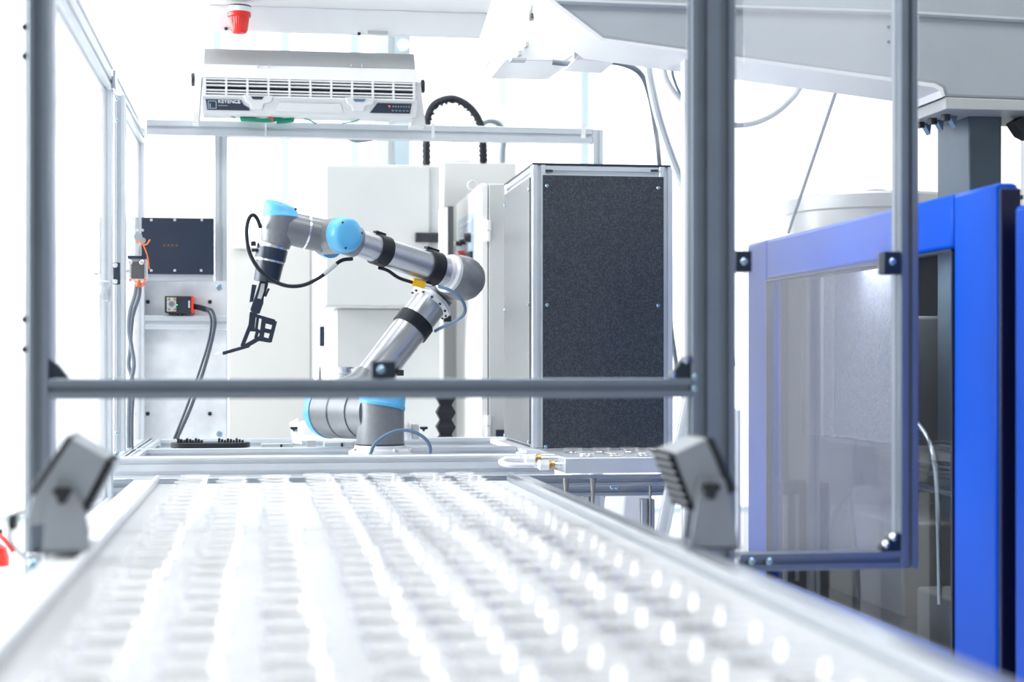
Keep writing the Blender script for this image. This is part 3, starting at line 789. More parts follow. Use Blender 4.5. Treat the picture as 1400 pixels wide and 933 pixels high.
re_, rw_ = 20.6 * fe.y / F, 18.6 * fw.y / F
MB().lathe([(rd_ * 0.86, 0.054), (rd_ * 0.86, 0.066), (re_ * 1.12, 0.072), (re_ * 1.08, 0.085)], fe, fd, 40).build('forearm_collar', SATIN, rb)
MB().lathe([(re_, 0.06), (re_, 0.10), (rw_, FL - 0.075), (rw_, FL - 0.03)], fe, fd, 40).build('forearm_tube', TUBE, rb)
def along(px, py): 
    return (P(px, py, 5.25) - fe).dot(fd)
h = along(497, 334); rr = rw_
fn = fd.cross(A).normalized()
if fn.z < 0: fn = -fn
strap(fe, fd, h - 0.032, h + 0.012, rr * 1.0 + 0.002, tail=(fe + fd * (h + 0.004) + fn * (rr + 0.010), fd, A, fn, (0.038, 0.02, 0.006)))
h2 = along(604, 369)
strap(fe, fd, h2 - 0.022, h2 + 0.024, re_ * 1.02 + 0.001, tail=(fe + fd * (h2 + 0.01) + fn * (re_ + 0.010), fd, A, fn, (0.05, 0.02, 0.006)))
# wrist one, cap towards the viewer
w1 = P(461, 322.5, 5.10)
MB().lathe([(rw_ * 1.0, -0.01), (rw_ * 1.02, 0.03), (rw_ * 1.0, 0.05)], w1 - fd * 0.075, fd, 36).build('wrist_ring', RDARK, rb)
R1 = 24.3 * w1.y / F
MB().cyl(w1 - A * 0.02, w1 + A * 0.075, R1 * 1.0, seg=36).build('wrist_joint', RGREY, rb)
MB().lathe([(R1 * 0.9, -0.07), (R1 * 0.92, 0)], w1 + fd * 0.0, fd, 36).build('wrist_socket', RGREY, rb)
cap('joint_cap', w1 - A * 0.02, -A, R1 * 1.0, 0.05, rot=1.2)
cap('joint_cap', P(452, 331, 5.2), A, R1 * 0.9, 0.04)
# wrist two
w2t, w2b = P(388, 292, 5.10), P(374, 341, 5.10)
lk0 = P(452, 325, 5.14)
lk1 = P(388, 311, 5.10)
MB().lathe([(22.5 * SC, 0), (22.5 * SC, (lk1 - lk0).length)], lk0, lk1 - lk0, 36).build('wrist_link', RGREY, rb)
ring = lk0 + (lk1 - lk0) * 0.52
MB().cyl(ring, ring + (lk1 - lk0).normalized() * 0.006, 23.3 * SC, seg=36).build('seal_ring', STEEL, rb)
ring = lk0 + (lk1 - lk0) * 0.16
MB().cyl(ring, ring + (lk1 - lk0).normalized() * 0.003, 22.9 * SC, seg=36).build('seal_ring', RDARK, rb)
seg = 36
wl = Vector((0.03, 0, 1)).normalized(); wb_ = Vector((0.33, 0, 0.94)).normalized()
cB, cT = P(376, 335, 5.10), P(384.5, 297, 5.10)
rings = []
for k_ in range(7):
    t_ = k_ / 6
    ax_ = wb_.lerp(wl, t_).normalized(); u2 = (XA - ax_ * ax_.x).normalized(); v2 = ax_.cross(u2)
    c2 = cB.lerp(cT, t_); rr_ = (20 + 4.6 * math.sin(t_ * math.pi / 2)) * SC
    rings.append([c2 + (u2 * math.cos(2 * math.pi * i / seg) + v2 * math.sin(2 * math.pi * i / seg)) * rr_ for i in range(seg)])
MB().loft(rings).build('wrist_joint', RGREY, rb)
uu = (XA - wl * wl.x).normalized(); vv = wl.cross(uu); w2t = cT; wd = wl
o = MB()
rings = []
for rr_, hh in ((1.02, 0), (1.02, 0.08), (0.99, 0.13), (0.94, 0.5), (0.86, 0.8), (0.78, 0.93), (0.55, 1.0), (0.001, 1.02)):
    ring_ = []
    for i in range(seg):
        a = 2 * math.pi * i / seg; cx = math.cos(a) * rr_
        hz = hh * (0.043 - 0.015 * cx)
        ring_.append(w2t + (uu * math.cos(a) + vv * math.sin(a)) * rr_ * 24.6 * SC - uu * 0.004 * hh + wl * hz)
    rings.append(ring_)
o.loft(rings); o = o.build('joint_cap', RBLUE, rb, label='light blue joint cap')
MB().lathe([(0.004, 0), (0.004, 0.006)], w2t + uu * 0.040 + wd * 0.022 + FRONT * 0.02, (0.6, -0.4, 0.6), 10).build('screw', BLACK, o)
# wrist three and tool
w3a, w3b = P(373, 338, 5.10), P(369.5, 356, 5.10)
t3 = (w3b - w3a).normalized()
MB().lathe([(21 * SC, 0), (20.5 * SC, (w3b - w3a).length)], w3a, Vector((-0.2, 0, -1)), 36).build('wrist_flange', RDARK, rb)
MB().lathe([(21.2 * SC, -0.003), (21.2 * SC, 0.004)], w3a, Vector((-0.2, 0, -1)), 36).build('seal_ring', STEEL, rb)
MB().lathe([(21.5 * SC, 0), (21.5 * SC, 0.006)], w3b, Vector((-0.2, 0, -1)), 36).build('tool_ring', STEEL, rb)
MB().lathe([(18.5 * SC, 0), (17 * SC, 28 * SC)], w3b + Vector((0, 0, -0.005)), Vector((-0.19, 0, -1)), 36).build('tool_adapter', RDARK, rb)
q = MB().bxp(343, 350, 330, 336, 5.08, 5.10).bxp(344, 351, 340, 344, 5.08, 5.10)
q.build('tool_plug', BLACK, rb)
YGp = 5.09
gr = MB().prismpx([(357, 378), (368, 378), (366, 392), (361, 405), (360, 415), (355, 429), (346, 429), (342, 424), (352, 395)], YGp, YGp + 0.035).build('gripper_body', RDARK, rb, bevel=0.002)
MB().prismpx([(357, 388), (362, 388), (361, 398), (357, 409), (352, 408), (355, 397)], YGp - 0.006, YGp).build('slide', LID, gr)
MB().prismpx([(344.5, 389), (351, 390), (346, 412), (341, 414)], YGp + 0.0, YGp + 0.03).build('sensor', RDARK, gr)
MB().prismpx([(366, 394), (369, 395), (364, 406), (361, 405)], YGp - 0.005, YGp + 0.03).build('sensor', RDARK, gr)
MB().prismpx([(341, 413), (344, 413), (342, 427), (339, 427)], YGp, YGp + 0.02).build('roller', WHITE, gr)
def bars(mb, segs, w, Y0, Y1):
    for (a, b2, ww) in segs:
        pa, pb = Vector(a).to_2d() if len(a) > 2 else Vector(a), Vector(b2)
        dd = (pb - pa).normalized(); nn = Vector((-dd.y, dd.x)) * (ww or w) / 2
        ep = 0.0005 * (len(mb.bm.verts) // 8 % 12)
        mb.prismpx([tuple(pa + nn), tuple(pb + nn), tuple(pb - nn), tuple(pa - nn)], Y0 - ep, Y1 + ep)
    return mb
tk = MB()
bars(tk, [((349, 428), (331, 474), 5.5), ((346, 427), (343.5, 451), 9), ((338, 451), (354, 452), 4), ((353, 431), (350, 453), 4), ((349, 431.5), (376, 439.5), 4.5), ((361, 436), (357, 465), 6.5), ((350, 452.5), (361, 455), 4.5), ((352, 453), (349.5, 463), 4.5), ((356, 462), (334, 474.5), 6), ((349, 463), (369, 466.5), 5), ((341, 473), (304.5, 483.5), 4.6), ((376.5, 439), (369, 468), 5.2), ((360, 438.5), (377, 443), 6), ((358, 451), (374, 454.5), 6), ((356, 462.5), (370, 466.5), 5.5)], 3, YGp + 0.008, YGp + 0.022)
tk.prismpx([(374, 438), (378, 439.5), (369.5, 469), (365.5, 468)], YGp + 0.004, YGp + 0.026)
tk.build('gripper_finger', RDARK, rb)
MB().tubepx([(295, 485.5, YGp + 0.015), (299.5, 484, YGp + 0.015), (305, 482.5, YGp + 0.015)], 0.005, 10, 3).build('fingertip', WHITE, rb, label='white fingertip')
# cables on the arm
c1 = MB().tubepx([(356, 311, 5.06), (352, 300, 5.04), (346, 294, 5.03), (340, 300, 5.03), (337, 318, 5.02), (341, 345, 5.02), (353, 367, 5.02), (370, 382, 5.03), (392, 391, 5.04), (415, 390, 5.06), (438, 379, 5.08), (456, 364, 5.08), (468, 356, 5.09), (482, 354, 5.1)], 0.0058, 10).build('tool_cable', RUBBER, rb)
MB().tubepx([(443, 375.3, 5.078), (450, 369.2, 5.08), (460, 361.2, 5.08)], 0.0066, 10).build('cable_marker', LID, c1)
MB().tubepx([(517, 366, 5.2), (530, 370, 5.2), (545, 380, 5.22), (564, 386.5, 5.24)], 0.0055, 10).build('sensor_cable', RUBBER, rb)
yc = MB().tubepx([(563, 385, 5.24), (570, 387, 5.25), (580, 390, 5.26)], 0.0125, 12, 3).build('connector', YELLOW, rb, label='yellow cable connector', bevel=0.001)
MB().tubepx([(579, 389.5, 5.26), (588, 392, 5.27)], 0.011, 12, 1).build('connector_nut', STEEL, yc)
MB().tubepx([(600, 392, 5.24), (613, 396, 5.22), (627, 405, 5.22), (635, 418, 5.23), (634, 430, 5.26), (620, 441, 5.32), (606, 447, 5.37), (595, 453, 5.42)], 0.0052, 10).build('joint_cable', BLUECAB, rb)
MB().tubepx([(505, 624, 5.0), (512, 608, 5.0), (527, 596, 5.0), (545, 589, 5.0), (563, 590, 5.0), (580, 599, 5.0), (588, 612, 5.0), (586, 625, 5.0)], 0.0055, 10).build('base_cable', BLUECAB, rb)
MB().bxp(543, 552, 506, 514, 5.33, 5.36).bxp(607, 617, 432, 440, 5.6, 5.63).build('cable_clip', BLACK, rb)

# ================================================================== PIECES ON THE TABLE BEHIND THE ROBOT
hv = thing('handwheel_valve', 'white rounded clamping valve with black wing screws behind the robot base', 'valve', P(430, 605, 5.75))
MB().bxp(407, 563, 577, 603, 5.70, 5.86).build('valve_body', WHITE, hv, bevel=0.02)
MB().cyl(P(398, 592, 5.78), P(410, 590, 5.78), 0.035, 0.045).build('valve_end', WHITE, hv)
MB().bxp(424, 442, 572, 578, 5.74, 5.8).build('valve_top', WHITE, hv, bevel=0.004)
MB().bxp(433, 438, 566, 574, 5.75, 5.78).build('valve_stem', WHITE, hv)
MB().bxp(565, 573, 581, 601, 5.72, 5.8).build('valve_plate', LID, hv)
for x in (402, 580):
    MB().prismpx([(x - 5, 584), (x + 5, 584), (x + 5, 587), (x + 1, 588), (x, 591), (x - 2, 588), (x - 5, 587)], 5.72, 5.75).build('wing_screw', BLACK, hv, bevel=0.001)
MB().bxp(420, 432, 603, 613, 5.72, 5.8).bxp(540, 552, 603, 613, 5.72, 5.8).build('valve_foot', LID, hv)
for a, b2, y0, lab in ((357, 401, 607, 'small light grey slide bar on the table left of the white valve'), (443, 484, 605, 'grey slide bar on the table close behind the robot base')):
    s = thing('slide_bar', lab, 'bar', P((a + b2) / 2, 613, 5.55), 'slide bars on the table')
    MB().bxp(a, b2, y0, 613, 5.5, 5.56).build('bar', LID, s, bevel=0.003)
    MB().bxp(b2 - 18, b2 - 15, y0 + 1, 612, 5.495, 5.5).build('slot', BLACK, s)
bl = thing('bellows', 'black pleated rubber bellows beside the open switch cabinet', 'bellows', P(609, 612, 6.4))
q = MB(); n = 4
zz0, zz1 = P(609, 614, 6.4).z, P(609, 534, 6.4).z
rings = []
for i in range(2 * n + 1):
    z = zz0 + (zz1 - zz0) * i / (2 * n); r = 0.036 if i % 2 else 0.022
    c = P(609, 560, 6.4)
    rings.append([(c.x + sx * r, c.y + sy * r, z) for sx, sy in ((-1, -1), (1, -1), (1, 1), (-1, 1))])
q.loft(rings); q.build('bellows_sleeve', RUBBER, bl, ang=5)
MB().box((P(609, 560, 6.4).x - 0.04, 6.36, 0.0), (P(609, 560, 6.4).x + 0.04, 6.44, zz0)).build('column', DARKM, bl)

# ================================================================== CABINETS BEHIND
def cabinet(name, label, rect, Y0, Y1, m, bev=0.006, floor=True):
    x0, x1, y0, y1 = rect
    t = thing(name, label, 'cabinet', (P((x0 + x1) / 2, 400, Y0).x, (Y0 + Y1) / 2, 0))
    mb = MB().bxp(x0, x1, y0, y1, Y0, Y1)
    mb.build('body', m, t, bevel=bev)
    if floor:
        a, b2 = P(x0 + 8, 500, Y0).x, P(x1 - 8, 500, Y0).x
        MB().box((a, Y0 + 0.03, 0), (b2, Y1 - 0.03, P((x0 + x1) / 2, y1, Y0).z)).build('plinth', m, t)
    return t
YC = 7.0
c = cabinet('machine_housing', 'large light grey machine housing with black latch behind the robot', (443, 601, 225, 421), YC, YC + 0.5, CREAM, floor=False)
MB().bxp(460, 601, 423, 640, YC + 0.12, YC + 0.5).build('lower_body', CREAM, c, bevel=0.004)
MB().box((P(470, 500, YC).x, YC + 0.2, 0), (P(590, 500, YC).x, YC + 0.45, P(530, 640, YC).z)).build('plinth', CREAM, c)
MB().bxp(446, 587, 228, 418, YC - 0.012, YC).build('door', CREAM, c, bevel=0.003)
MB().bxp(568, 601, 318, 331, YC - 0.035, YC - 0.0).build('latch', BLACK, c, bevel=0.004)
MB().bxp(437, 444, 446, 474, YC - 0.02, YC + 0.02).build('side_latch', RDARK, c, bevel=0.003)
for i in (0, 1):
    MB().bxp(434 + i * 5, 436 + i * 5, 500, 545, YC, YC + 0.3).build('side_strip', WHITE, c)
jr = thing('steel_canister', 'low bright steel canister just behind the lower robot arm', 'canister', P(470, 520, 6.3))
ce = P(470, 540, 6.3)
MB().lathe([(0.05, 0), (0.05, ce.z * 0 + (P(470, 512, 6.3).z - P(470, 560, 6.3).z)), (0.042, (P(470, 510, 6.3).z - P(470, 560, 6.3).z)), (0.042, (P(470, 504, 6.3).z - P(470, 560, 6.3).z)), (0.058, (P(470, 504, 6.3).z - P(470, 560, 6.3).z)), (0.058, (P(470, 502, 6.3).z - P(470, 560, 6.3).z))], P(470, 560, 6.3), ZA, 28).build('can', STEEL, jr)
MB().cyl(Vector((ce.x, ce.y, 0)), P(470, 560, 6.3), 0.03).build('stand', WHITE, jr)
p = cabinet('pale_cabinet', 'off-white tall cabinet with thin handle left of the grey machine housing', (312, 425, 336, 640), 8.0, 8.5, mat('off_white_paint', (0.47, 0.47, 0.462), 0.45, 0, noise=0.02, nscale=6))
MB().bxp(319, 342, 337.5, 340, 7.97, 8.0).build('handle', LID, p, bevel=0.002)
MB().bxp(425.5, 429, 330, 640, 8.0, 8.5).build('edge_strip', LID, p)
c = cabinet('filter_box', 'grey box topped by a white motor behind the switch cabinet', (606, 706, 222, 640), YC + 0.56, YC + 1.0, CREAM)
m_ = MB().bxp(616, 645, 163, 221, YC + 0.66, YC + 0.84).build('motor', WHITE, c, bevel=0.01)
MB().bxp(624, 638, 150, 164, YC + 0.70, YC + 0.80).build('motor_cap', WHITE, m_, bevel=0.004)
MB().bxp(610, 619, 168, 218, YC + 0.68, YC + 0.80).build('terminal_box', WHITE, m_, bevel=0.004)
cd = MB()
cpts = [(583, 226, 7.2), (583, 195, 7.2), (584, 165, 7.2), (594, 143, 7.2), (618, 135, 7.2), (640, 145, 7.2), (655, 165, 7.2), (660, 190, 7.2), (661, 222, 7.25)]
cd.tube([P(*p_) for p_ in cpts], 0.0165, 12, 8)
for i in range(44): pass
cdo = tag(cd.build('conduit', RUBBER), 'thick black corrugated conduit looping over the top of the grey housings', 'conduit')
# ribs of the conduit
import itertools
rib = MB()
pp = [P(*p_) for p_ in cpts]
for a_, b_ in zip(pp, pp[1:]):
    n_ = max(2, int((b_ - a_).length / 0.02))
    for i in range(n_):
        c_ = a_.lerp(b_, (i + 0.5) / n_)
        rib.cyl(c_ - (b_ - a_).normalized() * 0.004, c_ + (b_ - a_).normalized() * 0.004, 0.0195, seg=10)
rib.build('rib', RUBBER, cdo, kind='stuff')
tag(MB().tubepx([(657, 172, 7.6), (668, 166, 7.62), (682, 170, 7.65), (690, 185, 7.7), (688, 205, 7.7), (687, 224, 7.7)], 0.012, 10).build('motor_hose', GREYCAB), 'short dark hose bending down right of the black conduit', 'hose')
tag(MB().tubepx([(476, 190, 6.5), (490, 193, 6.5), (510, 191, 6.5)], 0.006, 8).build('beam_cable', GREYCAB), 'short dark cable sagging under the middle of the rear beam', 'cable')

YS = 6.62
sc = thing('switch_cabinet', 'narrow pale grey switch cabinet with knobs and red switch left of the dark tower', 'cabinet', (P(678, 400, YS).x, YS + 0.4, 0))
sx0, sx1 = P(658, 400, YS).x, P(703, 400, YS).x
sz = P(660, 251, YS).z
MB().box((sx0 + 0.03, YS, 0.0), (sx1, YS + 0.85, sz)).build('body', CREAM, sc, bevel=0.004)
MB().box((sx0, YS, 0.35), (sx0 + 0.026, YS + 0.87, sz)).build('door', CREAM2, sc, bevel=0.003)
for y in (313, 580):
    q = MB().cyl(P(667, y - 12, YS - 0.012), P(667, y + 2, YS - 0.012), 0.013, seg=14)
    q.cyl(P(667, y + 3, YS - 0.012), P(667, y + 17, YS - 0.012), 0.0105, seg=14)
    q.build('hinge', CREAM2, sc)
MB().bxp(678, 695, 588, 605, YS - 0.004, YS).build('rating_label', NAVY, sc)
def onleft(mb, pts, t):              # polygon lying on the cabinet's left door
    a = [PX(x, y, sx0) for x, y in pts]
    return mb.prism(a, (-t, 0, 0))
lb = onleft(MB(), [(627, 302), (650, 288), (650, 362), (627, 366)], 0.002).build('control_label', LABEL, sc)
q = MB()
for (xa, ya, xb, yb, w) in ((629, 308, 645, 299, 3), (629, 316, 640, 310, 2), (629, 326, 648, 317, 1.5)):
    a = [PX(x, y, sx0 - 0.0022) for x, y in ((xa, ya), (xb, yb), (xb, yb + w), (xa, ya + w))]
    q.prism(a, (-0.001, 0, 0))
q.build('print_mark', INK, lb)
for x, y, r, m in ((644, 325, 0.021, BLACK), (637, 331, 0.012, BLACK), (632, 333, 0.012, BLACK), (625, 335, 0.015, WHITE)):
    p_ = PX(x, y, sx0)
    k = MB().cyl(p_, p_ - XA * 0.028, r, r * 0.85, seg=18).build('knob', m, sc)
onleft(MB(), [(632, 343), (635, 343), (637, 349), (640, 350), (640, 356), (632, 352)], 0.03).build('red_switch', RED, sc, label='red main switch')
onleft(MB(), [(640, 346), (647, 344), (647, 362), (640, 362)], 0.012).build('switch_plate', BLACK, sc)
MB().bxp(603, 612, 284, 350, YS + 0.2, YS + 0.3).build('side_strip', WHITE, sc)
MB().bxp(613, 620, 282, 352, YS + 0.45, YS + 0.5).build('side_channel', MIDM, sc)
q = MB().lathe([(0.02, -0.004), (0.024, 0), (0.02, 0.004), (0.015, 0.0), (0.02, -0.004)], P(646, 254, YS + 0.25), (0.2, -1, 0), 18, cap=False)
q.build('lifting_eye', LID, sc)

# ================================================================== DARK PANEL TOWER
YTW = 5.3
tw = thing('panel_tower', 'tall aluminium framed enclosure with dark speckled panels right of the robot', 'enclosure', (P(830, 613, YTW).x, YTW + 0.32, ZTT))
twx0, twx1 = P(728, 400, YTW).x, P(920, 400, YTW).x
twz0, twz1 = ZTT - 0.002, P(825, 227, YTW).z
tyb = YTW + 0.64
wp = 0.044
for x in (twx0 + wp / 2, twx1 - wp / 2):
    for y in (YTW + wp / 2, tyb - wp / 2):
        MB().prof((x, y, twz0), (x, y, twz1), wp, wp, XA).build('post', ALU, tw)
for y in (YTW + wp / 2, tyb - wp / 2):
    for z in (twz1 - wp / 2, twz0 + 0.02):
        MB().prof((twx0 + wp, y, z), (twx1 - wp, y, z), 0.04 if z > 1.2 else 0.03, wp if z > 1.2 else 0.03, YA).build('rail', ALU, tw)
for x in (twx0 + wp / 2, twx1 - wp / 2):
    for z in (twz1 - wp / 2, twz0 + 0.02):
        MB().prof((x, YTW + wp, z), (x, tyb - wp, z), 0.04, wp if z > 1.2 else 0.03, XA).build('rail', ALU, tw)
fp = MB().box((P(742, 400, YTW).x, YTW - 0.004, P(825, 614, YTW).z), (P(907, 400, YTW).x, YTW + 0.001, P(825, 241, YTW).z)).build('front_panel', SPECK, tw)
q = MB()
for x, y in ((748, 254), (900, 257), (748, 417), (900, 418), (746, 611)): q.bolt(P(x, y, YTW - 0.004), FRONT, 0.0062)
q.build('bolt', BOLT, fp)
lpn = MB().box((twx0 - 0.004, YTW + 0.036, twz0 + 0.01), (twx0 + 0.001, tyb - 0.03, twz1 - 0.036)).build('side_panel', SPECKS, tw)
q = MB()
for y in (YTW + 0.05, tyb - 0.05):
    for z in (P(720, 270, 5.6).z, P(720, 420, 5.6).z, P(720, 600, 5.6).z): q.bolt((twx0 - 0.004, y, z), -XA, 0.0065)
q.build('bolt', BOLT, lpn)
MB().box((twx1 - 0.001, YTW + 0.036, twz0 + 0.01), (twx1 + 0.004, tyb - 0.03, twz1 - 0.036)).build('side_panel', SPECKS, tw)
MB().box((twx0, YTW, twz1), (twx1, tyb, twz1 + 0.006)).build('top_plate', RDARK, tw)
bpz = ZTT - 0.004
MB().box((P(672, 604, 6.0).x, YTW - 0.12, bpz - 0.016), (twx1, tyb + 0.1, bpz)).build('base_plate', ZINC, tw)
q = MB()
for x in (751, 895): q.bxp(x - 5, x + 5, 232, 235, YTW - 0.002, YTW + 0.003)
q.build('rail_connector', DARKM, tw)

# ================================================================== COOLING BLOCK WITH CLEAR PUCKS
YK = 4.75
kb = thing('cooling_block', 'thick aluminium block with clear lenses on top before the dark tower', 'block', P(840, 647, YK))
kx0, kx1 = P(772.5, 636, YK).x, P(935, 636, YK).x
kz0, kz1 = P(840, 647.5, YK).z, P(840, 626, YK).z
MB().box((kx0, YK, kz0), (kx1, YTW - 0.03, kz1)).build('block_body', ALU, kb, bevel=0.002)
for (x, y, Y, ex_) in ((737, 627.5, 4.875, 0.050), (757, 636, 4.81, 0.020)):
    p_ = P(x, y, Y); p_.x = kx0
    MB().cyl(p_, p_ - XA * ex_, 0.008, seg=12).build('nipple', STEEL, kb)
    p_.x = kx0 - ex_
    MB().lathe([(0.014, 0), (0.014, 0.012), (0.010, 0.013), (0.010, 0.02)], p_, -XA, 12).build('brass_nut', BRASS, kb)
    MB().lathe([(0.016, 0.018), (0.017, 0.022), (0.017, 0.045), (0.010, 0.05), (0.009, 0.062)], p_, -XA, 6).build('steel_nut', STEEL, kb)
a_ = P(737, 627.5, 4.875); a_.x = kx0 - 0.11; b_ = P(757, 636, 4.81); b_.x = kx0 - 0.08
c_ = (a_ + b_) / 2 - XA * 0.07
q = MB().tube([a_, a_ - XA * 0.04, Vector((c_.x + 0.008, c_.y + 0.028, c_.z + 0.006)), Vector((c_.x - 0.008, c_.y, c_.z)), Vector((c_.x + 0.008, c_.y - 0.028, c_.z - 0.006)), b_ - XA * 0.04, b_], 0.0078, 12, 8)
q.build('water_hose', WHITE, kb)
lens = MB().lathe([(0.0002, 0), (0.026, 0), (0.030, 0.003), (0.030, 0.011), (0.027, 0.012), (0.024, 0.007), (0.0002, 0.006)], (0, 0, 0), ZA, 20, cap=False).build('clear_lens', CUPM)
LN = 0
for j, (yy, rn) in enumerate(((YK + 0.06, 'front row'), (YK + 0.16, 'second row'), (YK + 0.26, 'third row'), (YK + 0.36, 'back row'))):
    for i in range(4):
        o = lens if LN == 0 else lens.copy()
        if LN: COL.objects.link(o)
        LN += 1
        o.location = (kx0 + 0.07 + i * 0.088 + 0.02 * (j % 2), yy, kz1)
        tag(o, 'clear disc lens, %s from left in the %s on the aluminium block' % (ORD[i], rn), 'lens', 'clear lenses on the aluminium block')

# rods, box, struts under the block
for i, (x, y0, y1, Y) in enumerate(((774, 662, 700, 4.82), (811, 662, 720, 4.82), (889, 672, 740, 4.95))):
    q = MB().cyl(P(x, y1 + 60, Y), P(x, y0 - 8, Y), 0.005 if i < 2 else 0.004, seg=12)
    if i < 2: q.cyl(P(x, y0 + 12, Y), P(x, y0 - 8, Y), 0.006, 0.0095, seg=14)
    tag(q.build('support_rod', mat('dull_rod_steel', (0.42, 0.40, 0.36), 0.35, 0.8, noise=0.06)), ['short steel rod hanging below the aluminium block, left one', 'steel rod hanging below the aluminium block, middle one', 'thin dark rod under the block close to the right lamp'][i], 'rod')
wbx = thing('utility_box', 'white box with chamfered top under the table right of the conveyor', 'box', P(870, 760, 5.6))
MB().prismpx([(850, 700), (853, 676), (888, 676), (892, 690), (892, 780), (850, 780)], 5.5, 5.8).build('box_body', WHITE, wbx, bevel=0.01)
MB().box((P(855, 780, 5.5).x, 5.55, 0), (P(885, 780, 5.5).x, 5.75, P(870, 778, 5.5).z)).build('foot', WHITE, wbx)
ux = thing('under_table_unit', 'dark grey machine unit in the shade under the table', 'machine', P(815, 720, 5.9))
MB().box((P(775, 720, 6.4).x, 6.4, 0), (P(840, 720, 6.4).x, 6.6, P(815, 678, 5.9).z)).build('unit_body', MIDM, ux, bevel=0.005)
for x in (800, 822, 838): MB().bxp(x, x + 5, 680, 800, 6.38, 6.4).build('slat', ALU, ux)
dstr = thing('diagonal_strut', 'bright aluminium brace leaning behind the right lamp', 'brace', P(905, 740, 4.3))
MB().prof(P(899, 760, 4.3), P(944, 540, 4.5), 0.034, 0.034, XA).build('brace_bar', ALU, dstr)
MB().prof((P(894, 740, 4.3).x, 4.3, 0), P(899, 755, 4.3), 0.04, 0.04, XA).build('brace_foot', ALU, dstr)
wpst = thing('white_post', 'bright white upright post just left of the right front post', 'post', (P(940, 600, 4.7).x, 4.7, 0))
MB().prof((P(940, 600, 4.7).x, 4.7, 0), (P(940, 600, 4.7).x, 4.7, ZT), 0.03, 0.04, XA).build('post_bar', WHITE, wpst)

# ================================================================== LINE LAMPS AT THE CONVEYOR
YLM = 2.87
def lamp(name, label, body, strip_back, strip_front, knob, foot, foot_in, louv, dirx, group):
    fx = sum(p[0] for p in foot) / len(foot)
    t = thing(name, label, 'lamp', P(fx, max(p[1] for p in foot), YLM), group)
    MB().prismpx(body, YLM, YLM + 0.14).build('housing', LAMPG, t, bevel=0.003)
    MB().prismpx(strip_back, YLM - 0.003, YLM + 0.145).build('rear_cover', BLACK, t, bevel=0.002)
    fr = MB().prismpx(strip_front, YLM - 0.001, YLM + 0.142).build('louvre_frame', mat('matt_black', (0.012, 0.013, 0.016), 0.9, 0, noise=0.1, spec=0.05), t)
    # louvre blades proud of the front
    a, b2, n = louv
    for i in range(n):
        s0, s1 = (i + 0.12) / n, (i + 0.40) / n
        p0 = Vector(a).lerp(Vector(b2), s0); p1 = Vector(a).lerp(Vector(b2), s1)
        off = Vector(((p1 - p0).y, -(p1 - p0).x)).normalized() * 4.5
        if off.x * dirx < 0: off = -off
        MB().prismpx([tuple(p0), tuple(p1), tuple(p1 + off), tuple(p0 + off)], YLM + 0.006, YLM + 0.134).build('louvre', LAMPG, fr)
    MB().prismpx(foot, YLM - 0.012, YLM - 0.004).build('bracket', LAMPG, t, bevel=0.001)
    MB().prismpx(foot_in, YLM + 0.145, YLM + 0.153).build('bracket', LAMPG, t, bevel=0.001)
    zf = max(p[1] for p in foot); xs_ = [p[0] for p in foot if p[1] > zf - 6]
    z = P(fx, zf, YLM).z
    MB().box((P(min(xs_), zf, YLM).x, YLM - 0.012, z), (P(max(xs_), zf, YLM).x, YLM + 0.153, z + 0.006)).build('foot_plate', LAMPG, t)
    k = MB().cyl(P(*knob, YLM - 0.012), P(*knob, YLM - 0.035), 0.013, 0.011, seg=8)
    for aa in (0.5, 2.6, 4.7):
        c = P(*knob, YLM - 0.024) + Vector((math.cos(aa), 0, math.sin(aa))) * 0.010
        k.cyl(c + YA * 0.010, c - YA * 0.010, 0.007, seg=10)
    k.build('knob', BLACK, t, bevel=0.001)
    return t
lampL = lamp('line_lamp', 'grey line lamp on the left conveyor rail, tilted towards the belt', [(97, 598), (148, 628), (108, 706), (34, 720), (45, 676)], [(99, 598), (91, 596), (41, 672), (46, 679)], [(148, 627), (153, 630), (111, 710), (106, 706)], (85, 676),
     [(74, 660), (98, 660), (116, 700), (122, 728), (121, 757), (58, 757), (64, 700)], [(72, 668), (104, 668), (120, 757), (60, 757)], ((152, 632), (112, 706), 9), 1, 'line lamps on the conveyor rails')
lampR = lamp('line_lamp', 'grey line lamp on the right conveyor rail with dark ribbed front', [(920, 621), (966, 599), (1000, 674), (948, 698)], [(966, 598), (976, 599), (1008, 670), (997, 677)], [(915, 620), (920, 619), (950, 697), (945, 698)], (972, 670),
     [(956, 655), (990, 655), (1000, 690), (1012, 752), (943, 752), (952, 692)], [(940, 690), (985, 690), (1002, 752), (932, 752)], ((917, 622), (946, 694), 7), -1, 'line lamps on the conveyor rails')
pl = MB().prismpx([(10, 706), (16, 702), (22, 706), (21, 726), (13, 728), (9, 720)], YLM + 0.02, YLM + 0.06).build('plug', BLACK, lampL, bevel=0.003)
MB().tubepx([(34, 700, YLM + 0.05), (24, 703, YLM + 0.05), (18, 708, YLM + 0.05)], 0.008).build('cable_stub', WHITE, lampL)
MB().tubepx([(13, 727, YLM + 0.04), (14, 742, YLM + 0.04), (22, 752, YLM + 0.05), (34, 762, YLM + 0.08)], 0.003).build('lamp_cable', BLACK, lampL)

